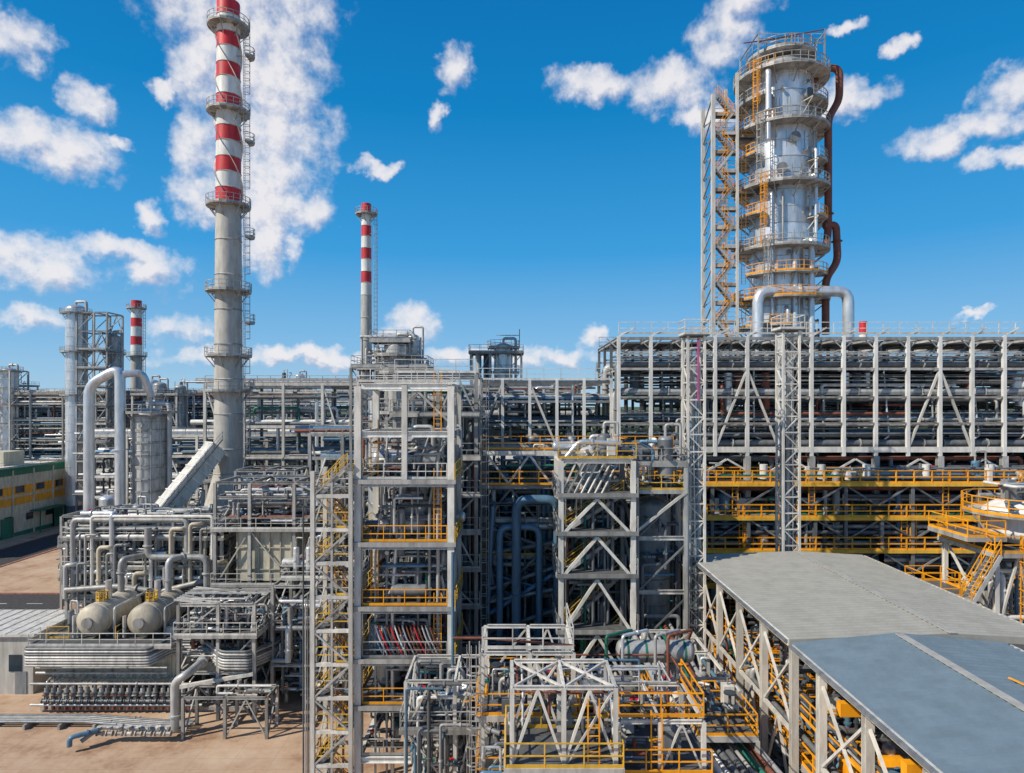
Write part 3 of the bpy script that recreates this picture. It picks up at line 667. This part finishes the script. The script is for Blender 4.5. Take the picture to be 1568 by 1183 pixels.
frame(c,[-6.5,-3.5,-1.6],[40,44],[4,8,11],.22,.2,'steel_pale',.6,0,[8],'steel'); clutter(c,-6,-2,40,43,8.4,12,1.6,PIPE+PIPED,big=False);maze(c,-6.5,-1.5,39,44,1,11,60,.05,.14,PIPE+PIPED)
c.pipe([(-4,44,18),(-4,44,9),(-3.2,42,9),(-3.2,42,4)],.1,'steel_blue');c.pipe([(-6.5,43.9,10),(-1,43.9,9.6)],.09,'teal')
c.finish('process_skid')
c=MB(); clutter(c,-2,13,42,53,0,60,3.5,PIPED); maze(c,-2,13.4,41,54,.5,9,150,.08,.3,PIPED)
for x,y in((0,46),(3,44),(10.5,46),(12,43)): c.vessel(x,y,2,U(6,9.5),U(.7,1.1),random.choice(['vessel_grey','steel_mid','steel_mid']),n=18)
c.drum((3,45,8),(8,45,8),1,'steel_mid',saddles=0); c.finish('process_skid')

c=MB(); frame(c,[31.5,34.4,38],[42.5,47.5],[7,12.8,18.1],.28,.28,'steel_pale',1,0,[18.1],'yellow')
c.vessel(35.2,45,18.6,20.4,2.4,'white',[20.6],'yellow',n=32,skirt=False); c.deck(30,32.5,43,47,19.2,'grating','yellow'); c.stair((29.6,42.5,15),(31.5,42.5,18.2),.9,'steel','yellow')
c.deck(28.9,31.5,44,48,15,'grating','yellow'); maze(c,31.5,38,42.5,47.5,9,18,30,.08,.2);maze(c,32.5,37.5,42.6,46,20.8,22.7,14,.08,.15)
c.ladder(33.2,42.3,12,18.5,'yellow','x',-.6);clutter(c,32.8,37,43,46.5,21.5,6,1.2)
c.finish('storage_tank_platform')

# ------------------------------------------------------------------ lower left heater unit
c=MB()
c.box(-43,-24,59.5,74,0,.4,'concrete')
c.box(-42.3,-31,60.2,72,2.5,5.6,'cream'); c.box(-30.9,-25,62,72,2.6,5.2,'cream')
for x in frange(-42.2,-31.2,1.8): c.beam((x,60.15,2.5),(x,60.15,5.6),.14,'beige_insul'); c.ibeam((x,60.4,0),(x,60.4,2.5),.3,'rust')
c.beam((-42.4,60.1,2.6),(-31,60.1,2.6),.2,'beige_insul',.3)
c.deck(-43.4,-30.6,58.6,60.1,6.3,'grating','steel_pale',sides='fl'); c.box(-43,-24.5,60.2,73,5.9,6.1,'grating')
for k in range(7):
    z=4.6+.25*k
    c.pipe([(-43.6,66,z),(-43.6,58.3,z),(-32.5,58.3,z),(-31,59.8,z+.6),(-28.5,59.8,z+.6),(-25.5,57.4,z+.1),(-23.2,57.4,z+.1),(-21.8,60.5,z),(-21.8,68,z)],.115,random.choice(['alu_dull','alu_dull','steel','steel','steel_mid']),8,.4,flange=False)
for z in(3.9,3.4): c.pipe([(-43.5,59.7,z),(-31.5,59.7,z)],.13,'alu_dull')
for i in range(22):
    x=-42.2+i*.62+U(-.05,.05); c.tube((x,59.2,1.3),(x,59.2,2.3),.19,'steel',10); c.tube((x,59.2,1.8),(x,59.2,1.94),.3,'steel_mid',10); c.tube((x,59.1,.35),(x,59.1,1.2),.16,'rust',8); c.pipe([(x,59.2,2.3),(x,59.2,2.8),(x,60.2,3.0)],.08,'alu'); c.valve((x,58.9,1.2),'steel_mid',random.choice(['rust','steel','rust']))
for z in(.8,2.7): c.pipe([(-43.5,59,z),(-28,59,z)],.12,'alu_dull')
for i in range(10): x=-29+i*.9; c.tube((x,60.5,.4),(x,60.5,2.2),.17,'steel',8);c.valve((x,60.2,1.4),'steel_mid','rust')
for i in range(5): c.pipe([(-62,57.6-.3*i,.55),(-37,57.6-.3*i,.55),(-30,56.6-.3*i,.55),(-27.5,56.6-.3*i,.5)],.11,random.choice(['alu_dull','steel','steel_mid','steel_mid']),8)
for x in frange(-60,-30,3): c.box(x,x+.2,56.0,57.8,.0,.42,'steel')
c.pipe([(-35,53,.6),(-34,54,1.3),(-30,54.2,1.0),(-28.4,54.2,1.0)],.2,'alu_dull',10); c.pipe([(-28.4,55,.4),(-28.4,55,4.6),(-27.4,55,5.2),(-27.4,60,5.2)],.34,'alu_dull',14,.8)
c.pipe([(-35.5,52.4,.5),(-35.5,52.4,1.2),(-34,53.6,1.2)],.2,'steel_blue');
for i in range(8): c.valve((-34+i*.8,53.9,.8),'steel','steel_pale',1.1)
for x in(-38.9,-34.2):
    c.drum((x,60.6,7.9),(x,66,7.9),1.45,'beige_insul',saddles=6.2,n=28,band='steel_pale')
    c.tube((x,59.7,7.9),(x,59.9,7.9),.5,'steel',14)
    c.ring_deck(x,62,.3,.5,9.4,'steel','yellow_pale',n=8,brk=False,h=.8); c.tube((x,63,9),(x,63,11),.28,'alu',12); c.pipe([(x,65,9),(x,65,12.5),(x+2,68,12.5)],.3,'alu_dull',12)
    c.tube((x-2,61,6.2),(x-2,61,8.2),.16,'steel',8); c.pipe([(x+1.9,60.8,6.2),(x+1.9,60.8,9),(x+1.9,66,9)],.12,'alu_dull')
c.rail([(-43,60.4,6.3),(-41,60.4,6.3)],'yellow_pale');c.rail([(-36.6,60.3,6.3),(-36.6,66,6.3)],'yellow_pale')
clutter(c,-42.5,-31,61,66,6.2,14,1.6)
frame(c,[-29.5,-26,-22.8],[57.8,62.5],[4.2,7.4,10.2],.28,.26,'steel',.6,0,[7.4],'steel_pale')
c.beam((-29.5,57.6,3),(-22.8,57.6,4.2),.3,'steel_pale');maze(c,-30,-22.5,58,62,4.5,10.5,60,.06,.2,PIPE+PIPED)
for i in range(9): c.beam((-30,58+i*.5,10.6),(-24+U(-2,2),58+i*.5,9.9+U(-.6,1)),U(.12,.25),random.choice(['steel','steel_pale','alu_dull']),.12)
frame(c,[-27.5,-24,-20.5],[54.6,57],[3.4],.24,.22,'steel',.7); maze(c,-27,-20,55,57,2.5,4.2,8,.08,.2,PIPE)
c.finish('fired_heater')

c=MB(); frame(c,[-46,-43,-40,-36.5,-33,-30],[67.5,71,74.5],[4.5,8,11,14,15.8],.28,.26,'steel',.3,0,[8,11,14],'steel_pale')
maze(c,-46.5,-30,67,75,4,16.8,330,.08,.3,['alu']*2+['alu_dull']*5+['steel','steel','steel_pale','beige_insul','steel_mid','steel_mid','steel_mid','steel_mid'])
for i in range(16):
    x=-45.5+i*.98+U(-.3,.3); z=U(10.5,15.8); c.pipe([(x,66.8,U(6,9)),(x,66.8,z),(x+U(.6,1.4),66.8,z),(x+U(.6,1.4),67.8,z),(x+1,67.8,8)],U(.10,.26),random.choice(['alu','alu_dull','beige_insul','steel','steel_mid']),10)
for z in(8.4,11.4,14.4): clutter(c,-45.5,-31,68,74,z,24,2.)
c.pipe([(-37,66.4,15.4),(-37,66.4,12.4),(-31,66.4,12.4),(-31,66.4,9)],.34,'alu_dull',12,.8);c.pipe([(-45.5,66.6,9.0),(-40,66.6,9.4),(-36,66.6,8.8),(-31,66.6,10)],.3,'alu_dull',12)
c.finish('pipe_manifold')
c=MB(); frame(c,[-30,-26.5,-22,-18.5],[66,72],[5,9.6,15.2,18.5,20.0],.3,.26,'steel',.35,0,[9.6,15.2],'steel_pale')
c.box(-28,-22.3,66.4,71.5,10,15,'cream')
for x in frange(-27.9,-22.4,1.1): c.beam((x,66.3,10),(x,66.3,15),.12,'beige_insul')
for z in(11.2,13.4): c.beam((-28.1,66.3,z),(-22.2,66.3,z),.1,'beige_insul')
maze(c,-30,-18.6,65.6,72,1,9.4,110,.08,.3,PIPE+PIPED); maze(c,-30,-18.6,65.6,72,15.5,19.5,60,.08,.25); clutter(c,-29.5,-19,66.5,71,15.6,18,2.4); clutter(c,-29.5,-23,62,66,0,12,3)
for k in range(7): c.pipe([(-22.3,64-.3*k,1+.9*k),(-15,64-.3*k,1+.9*k)],.18,random.choice(PIPE))
c.deck(-22,-14.5,62,66,11.5,'grating','steel_pale'); clutter(c,-21.5,-15,62.4,65.5,11.6,14,2.2); frame(c,[-22,-18,-14.6],[60,65],[4,8,11.2],.28,.26,'steel',.5); maze(c,-22,-14.4,59,65,1,11,90,.08,.28,PIPE+PIPED)
c.finish('heater_unit')
c=MB(); c.box(-62,-46.2,63,70,0,5.6,'stack_grey'); c.box(-62.3,-45.9,62.7,70.3,5.6,5.85,'steel_pale')
for x in frange(-61,-48,2.5): c.box(x,x+1.2,62.93,62.99,2.2,3.8,'glass')
for x in frange(-61.9,-46.4,1.2): c.beam((x,62.7,5.9),(x,70.3,5.9),.05,'steel_pale')
c.box(-47.9,-46.8,62.93,62.99,0,2.2,'steel_mid'); c.finish('service_building')

c=MB(); frame(c,[-33,-29.5,-26],[78,83],[6,11,16,20],.3,.28,'steel',.8,0,[16],'steel_pale'); clutter(c,-32.5,-26.5,78.5,82.5,16.4,14,2.6);maze(c,-34,-25,76,84,2,19,110,.1,.3,PIPE+PIPED)
c.box(-40,-33.8,82,89,0,13,'alu_dull')
for x in frange(-40,-34,1.2): c.beam((x,81.95,0),(x,81.95,13),.16,'steel')
c.rail([(-40,82,13),(-33.8,82,13)],'steel_pale')
c.finish('heater_convection_section')

c=MB(); c.pipe([(-58.3,90,0),(-58.3,90,30.6),(-54,90,33),(-54,90,14),(-54,90,0)],.68,'alu',18,1.6)
c.pipe([(-54,90,32),(-51.5,91,32.4),(-50.8,92,29)],.5,'alu',14,1)
c.vessel(-51.2,92.5,8,26.2,2.3,'alu_dull',[26.8],'steel',n=30)
for a in range(12):
    t=a/12*2*math.pi; c.beam((-51.2+2.4*math.cos(t),92.5+2.4*math.sin(t),8),(-51.2+2.4*math.cos(t),92.5+2.4*math.sin(t),26),.08,'steel')
for z in frange(9,26,1.7): c.ring_deck(-51.2,92.5,2.3,2.42,z,'steel','steel',n=16,brk=False,h=.05)
frame(c,[-60,-56,-52,-47.5],[87,95],[5,9,13],.3,.26,'steel',.4,0,[9],'steel'); maze(c,-60,-47,87,95,1,13,120,.1,.35,PIPE+PIPED); clutter(c,-59,-48,87,94,9.4,16,2.5)
c.finish('clad_vessel_with_duct')
c=MB(); c.vessel(-101.5,152,4,50,2.1,'alu',[49,40,30],'steel'); frame(c,[-100,-96,-93],[150,156],frange(6,49,4.3),.35,.3,'steel',.9,0,[]); c.vessel(-96.5,158,4,44,1.6,'alu_dull',[40],'steel'); 
for z in frange(6,44,4.3): c.deck(-99.8,-93,149.6,152,z+.3,'grating','steel',sides='f')
c.finish('process_column')
c=MB(); c.vessel(-124,161,4,36,1.8,'alu',[36,28],'steel'); frame(c,[-130,-126,-121.5],[158,164],frange(6,37,4.3),.35,.3,'steel',.9); c.finish('process_column')

def brack(name,x0,x1,y,w,levels,sp=6,pipes=9,front='steel',top=True):
    c=MB(); xs=frange(x0,x1,sp); ys=[y,y+w]
    for x in xs:
        for i,yy in enumerate(ys): c.beam((x,yy,0),(x,yy,levels[-1]),.4,front if i==0 else 'steel_mid')
        for z in levels: c.beam((x,y,z),(x,y+w,z),.3,'steel',.4)
    for z in levels:
        for i,yy in enumerate(ys): c.beam((x0,yy,z),(xs[-1],yy,z),.25,front if i==0 else 'steel_mid',.4)
        for k in range(pipes):
            r=random.choice([.12,.18,.25,.4]); q=y+.4+(w-.8)*k/max(1,pipes-1)
            c.tube((x0-U(0,4),q,z+.25+r),(xs[-1]+U(0,4),q,z+.25+r),r,random.choice(PIPE+['white','alu','steel_mid','steel_mid','steel_blue']),8)
    for a,b in zip(xs,xs[1:]):
        if R()<.4: c.beam((a,y-.03,levels[0]),(b,y-.03,levels[-1]),.2,front)
        if R()<.25: c.beam((b,y-.03,levels[0]),(a,y-.03,levels[-1]),.2,front)
    if top: c.rail([(x0,y,levels[-1]+.2),(xs[-1],y,levels[-1]+.2)],'steel',sp=2,t=.08)
    maze(c,x0,x1,y,y+w,levels[0],levels[-1],int((x1-x0)*1.3),.1,.3,PIPE+PIPED)
    return c.finish(name)
brack('pipe_rack',-72,-16,112,8,[8,12,15.5,19,22.5],front='steel_pale')
brack('pipe_rack',-47,-14,100,7,[12,16,20,24.5,31],front='steel_pale')
brack('pipe_rack',-150,-30,160,8,[14,19,24,28,30.5],8)
brack('pipe_rack',-260,-120,200,10,[14,20,26,30],8)
brack('pipe_rack',-16,10,96,7,[12,17,22,26,30],5)
brack('pipe_rack',-26,-13,84,8,[7,12,17,21,24],4.2)
for (x0,x1,y0,y1,h,nm) in ((-77,-66,120,128,14,'process_unit'),(-100,-86,185,200,24,'process_unit'),(-66,-60,100,108,9,'process_unit'),(-46,-40,92,100,17,'process_unit'),(-30,-15,122,132,26,'process_unit'),(-60,-42,135,145,22,'process_unit'),(-160,-130,190,205,26,'process_unit'),(-135,-112,168,175,20,'process_unit'),(-130,-112,178,190,22,'process_unit'),(-86,-76,148,156,30,'process_unit'),(-150,-138,180,190,33,'process_unit'),(-68,-60,190,200,34,'process_unit')):
    c=MB(); n=max(2,int((x1-x0)/4.5)); xs=[x0+(x1-x0)*i/n for i in range(n+1)]
    lv=[h*k/4 for k in range(1,5)]
    frame(c,xs,[y0,y1],lv,.35,.32,random.choice(['steel','steel','steel_pale']),.4,0,lv[1:],'steel',I=False)
    maze(c,x0,x1,y0,y1,1,h,int((x1-x0)*h/5),.1,.35,PIPE+PIPED)
    for z in lv[1:]: clutter(c,x0,x1,y0,y1,z+.3,int((x1-x0)/1.3),3)
    for k in range(3): c.vessel(U(x0,x1),U(y0,y1),2,h+U(-3,4),U(.8,1.6),random.choice(['alu','alu_dull']),[h],'steel',n=16)
    c.finish(nm)
c=MB()
for (xa,xb,ya,yb,n) in ((-46,-24,76,98,70),(-72,-62,103,111,26),(-23,-14,66,84,50),(-44,-14,90,98,40)):
    clutter(c,xa,xb,ya,yb,0,n,3.5,PIPE+PIPED); maze(c,xa,xb,ya,yb,.5,9,n*2,.1,.3,PIPE+PIPED)
c.finish('pump_row')

# ------------------------------------------------------------------ workshop building
c=MB(); c.box(-135,-105,112,154,0,14,'cream'); c.box(-135.3,-104.6,111.7,154.4,14,14.5,'green'); c.box(-134.5,-105.5,112.5,153.5,14.5,14.6,'steel_pale')
c.box(-105,-104.9,112,154,6.6,10.6,'orange'); c.box(-104.9,-104.85,112,154,8.2,8.7,'cream'); c.box(-105,-104.85,112,154,0,.8,'green');c.box(-105,-104.88,112,154,12.9,14,'green')
c.box(-135,-105,111.9,112,6.6,10.6,'orange')
for y in frange(114,151,6):
    c.box(-104.85,-104.8,y,y+2.4,9.1,10.5,'glass'); c.box(-104.87,-104.82,y+3,y+5.4,3,4.4,'glass')
    c.box(-105,-104.7,y-1,y-.7,0,14,'cream')
for y in(118,134,149): c.box(-104.86,-104.7,y,y+3.2,.0,4.2,'green')
c.box(-104.7,-102.5,142,150,4.6,4.9,'green')
for y in (142.2,149.8): c.beam((-102.7,y,0),(-102.7,y,4.6),.2,'green')
c.box(-122,-118,128,133,14.6,17.4,'white');c.box(-114,-109,140,146,14.6,17.6,'cream');c.box(-112,-110.5,120,122,14.6,16,'steel'); c.rail([(-105.3,112.5,14.6),(-105.3,153.5,14.6)],'steel',sp=2.5)
c.finish('workshop_building')

# ------------------------------------------------------------------ camera
cam=bpy.data.cameras.new('camera'); co=bpy.data.objects.new('camera',cam); scene.collection.objects.link(co)
co.location=(0,0,28); co.rotation_euler=(math.radians(90),0,0); cam.sensor_width=36; cam.lens=22.96; cam.shift_y=.0169; cam.clip_end=9000; cam.clip_start=.5
scene.camera=co
# ------------------------------------------------------------------ sun + sky
S=Vector((-.78,-.40,.76)).normalized(); el=math.asin(S.z); az=math.atan2(S.x,S.y)
sl=bpy.data.lights.new('sun','SUN'); sl.energy=5.0; sl.angle=math.radians(.5); sl.color=(1,.915,.79); so=bpy.data.objects.new('sun',sl); scene.collection.objects.link(so)
so.rotation_euler=S.to_track_quat('Z','Y').to_euler()
w=bpy.data.worlds.new('World'); scene.world=w; w.use_nodes=True; nt=w.node_tree; N=nt.nodes; L=nt.links
N.clear(); out=N.new('ShaderNodeOutputWorld'); bg=N.new('ShaderNodeBackground'); sky=N.new('ShaderNodeTexSky'); sky.sky_type='NISHITA'; sky.sun_disc=False
sky.sun_elevation=el; sky.sun_rotation=az; sky.air_density=1.0; sky.dust_density=.6; sky.ozone_density=2.0; sky.altitude=100
def math_(op,a,b=None,t=nt,c=None):
    n=t.nodes.new('ShaderNodeMath'); n.operation=op
    for i,v in enumerate((a,b,c)):
        if v is None: continue
        if isinstance(v,(int,float)): n.inputs[i].default_value=v
        else: t.links.new(v,n.inputs[i])
    return n.outputs[0]
CL=[(-35.1,17.8,5.0,2.1),(-37.4,23.9,2.3,1.6),(-33,21.4,2.0,1.7),(-35.9,9.8,4.2,2.0),(-30.9,11.5,3.2,1.1),(-28.5,10.1,2.6,1.7),
(-22.5,29.7,7.4,4.4),(-21.2,25.6,5.9,5.0),(-20.2,21.3,5.1,4.8),(-20.4,17,3.8,4.6),(-21.0,13.2,1.9,2.8),(-25.6,24.6,2.5,3.2),(-25.6,19.4,2.3,3.4),(-25.2,15.8,2.9,1.9),
(-17.9,15.6,2.9,1.9),(-18.5,12.5,1.1,1.5),(-12.1,19.5,2.3,.8),(-4.8,27.0,1.6,2.2),(-6.5,23.5,.9,1.2),(6.9,25.8,3.8,1.5),(14.0,25.2,4.4,2.1),(18,28,3.0,2.2),(16.5,22.8,2.6,1.4),
(26.8,22.7,3.8,1.4),(34.8,18.9,4.8,1.4),(37.6,20.9,2.4,1.7),(37.4,16.5,3.4,.8),(30.6,25.3,1.1,.7),(27.3,27.4,1.4,.6),(-8.4,6.9,2.4,1.8),(-10.5,5.4,1.6,1.3),(7.2,5.7,1.6,1.1),(35.6,6.2,1.4,.4),
(-26.7,5.9,2.8,1.4),(-36.3,6.0,2.7,1.1),(-28.1,22.9,1.0,.9),(-31,19,1.5,.7),(-29,14,1.2,1.2),(-18,3.8,12,1.0),(0,4.1,9,1.1),(20,31,3,2),
(80,20,20,5),(-70,22,14,5),(150,24,24,6),(-150,24,20,6)]
grp=bpy.data.node_groups.new('cloud_field','ShaderNodeTree')
grp.interface.new_socket('P',in_out='INPUT',socket_type='NodeSocketVector'); grp.interface.new_socket('D',in_out='OUTPUT',socket_type='NodeSocketFloat')
gi=grp.nodes.new('NodeGroupInput'); gout=grp.nodes.new('NodeGroupOutput'); cur=None
for (a,e_,ra,re) in CL:
    v=grp.nodes.new('ShaderNodeVectorMath'); v.operation='MULTIPLY_ADD'; grp.links.new(gi.outputs[0],v.inputs[0]); v.inputs[1].default_value=(1/ra,1/re,0); v.inputs[2].default_value=(-a/ra,-e_/re,0)
    dt=grp.nodes.new('ShaderNodeVectorMath'); dt.operation='DOT_PRODUCT'; grp.links.new(v.outputs[0],dt.inputs[0]);grp.links.new(v.outputs[0],dt.inputs[1])
    cur=dt.outputs['Value'] if cur is None else math_('SMOOTH_MIN',cur,dt.outputs['Value'],grp,.5)
grp.links.new(math_('SUBTRACT',1.0,cur,grp),gout.inputs[0])
tc=N.new('ShaderNodeTexCoord'); sp=N.new('ShaderNodeSeparateXYZ'); L.new(tc.outputs['Generated'],sp.inputs[0])
A=math_('MULTIPLY',math_('ARCTAN2',sp.outputs[0],sp.outputs[1]),57.2958); E=math_('MULTIPLY',math_('ARCSINE',sp.outputs[2]),57.2958)
cb=N.new('ShaderNodeCombineXYZ'); L.new(A,cb.inputs[0]); L.new(E,cb.inputs[1])
ev=N.new('ShaderNodeMapRange'); ev.inputs[1].default_value=0; ev.inputs[2].default_value=40; L.new(E,ev.inputs[0])
gr=N.new('ShaderNodeValToRGB'); e=gr.color_ramp.elements; e[0].position=0; e[0].color=(.40,.62,.80,1); e[1].position=1; e[1].color=(.0,.13,.42,1)
for p,cc_ in ((.12,(.22,.50,.80,1)),(.32,(.04,.34,.73,1)),(.6,(.0,.225,.57,1))):
    q=e.new(p); q.color=cc_
L.new(ev.outputs[0],gr.inputs[0])
sc1=N.new('ShaderNodeVectorMath'); sc1.operation='SCALE'; sc1.inputs['Scale'].default_value=.10; L.new(sky.outputs[0],sc1.inputs[0])
mxs=N.new('ShaderNodeMix'); mxs.data_type='RGBA'; mxs.inputs[0].default_value=.94; L.new(sc1.outputs[0],mxs.inputs[6]); L.new(gr.outputs[0],mxs.inputs[7])
sc2=N.new('ShaderNodeVectorMath'); sc2.operation='SCALE'; sc2.inputs['Scale'].default_value=10; L.new(mxs.outputs[2],sc2.inputs[0])
L.new(sc2.outputs[0],bg.inputs['Color']); bg.inputs['Strength'].default_value=.1
def noise(vec,sc,det,ro=.6):
    n=N.new('ShaderNodeTexNoise'); n.inputs['Scale'].default_value=sc; n.inputs['Detail'].default_value=det; n.inputs['Roughness'].default_value=ro; L.new(vec,n.inputs['Vector']); return n
wn=noise(cb.outputs[0],.38,4,.6)
ws=N.new('ShaderNodeVectorMath'); ws.operation='SUBTRACT'; L.new(wn.outputs['Color'],ws.inputs[0]); ws.inputs[1].default_value=(.5,.5,.5)
wm=N.new('ShaderNodeVectorMath'); wm.operation='SCALE'; wm.inputs['Scale'].default_value=3.6; L.new(ws.outputs[0],wm.inputs[0])
wp=N.new('ShaderNodeVectorMath'); wp.operation='ADD'; L.new(cb.outputs[0],wp.inputs[0]); L.new(wm.outputs[0],wp.inputs[1])
def dens(off):
    o=N.new('ShaderNodeVectorMath'); o.operation='ADD'; L.new(wp.outputs[0],o.inputs[0]); o.inputs[1].default_value=off
    gn=N.new('ShaderNodeGroup'); gn.node_tree=grp; L.new(o.outputs[0],gn.inputs[0])
    o2=N.new('ShaderNodeVectorMath'); o2.operation='ADD'; L.new(cb.outputs[0],o2.inputs[0]); o2.inputs[1].default_value=off
    nn=noise(o2.outputs[0],.42,8,.6)
    return math_('ADD',math_('MINIMUM',math_('MAXIMUM',gn.outputs[0],-2.),1.6),math_('MULTIPLY',math_('SUBTRACT',nn.outputs[0],.5),2.7))
D0=dens((0,0,0)); D1=dens((-.45,.8,0))
mr=N.new('ShaderNodeMapRange'); mr.interpolation_type='SMOOTHSTEP'; mr.inputs[1].default_value=-.3; mr.inputs[2].default_value=1.2; L.new(D0,mr.inputs[0])
sh=N.new('ShaderNodeMapRange'); sh.inputs[1].default_value=-.75; sh.inputs[2].default_value=.4; L.new(math_('SUBTRACT',D0,D1),sh.inputs[0])
cc=N.new('ShaderNodeValToRGB'); e=cc.color_ramp.elements; e[0].color=(.47,.52,.70,1); e[1].color=(.93,.91,.93,1); e[1].position=.75; L.new(sh.outputs[0],cc.inputs[0])
bg2=N.new('ShaderNodeBackground'); L.new(cc.outputs[0],bg2.inputs['Color']); bg2.inputs['Strength'].default_value=.93
ms=N.new('ShaderNodeMixShader'); L.new(math_('MULTIPLY',mr.outputs[0],.95),ms.inputs[0]); L.new(bg.outputs[0],ms.inputs[1]); L.new(bg2.outputs[0],ms.inputs[2]); L.new(ms.outputs[0],out.inputs['Surface'])
scene.view_settings.view_transform='Standard'; scene.view_settings.look='None'; scene.view_settings.exposure=0
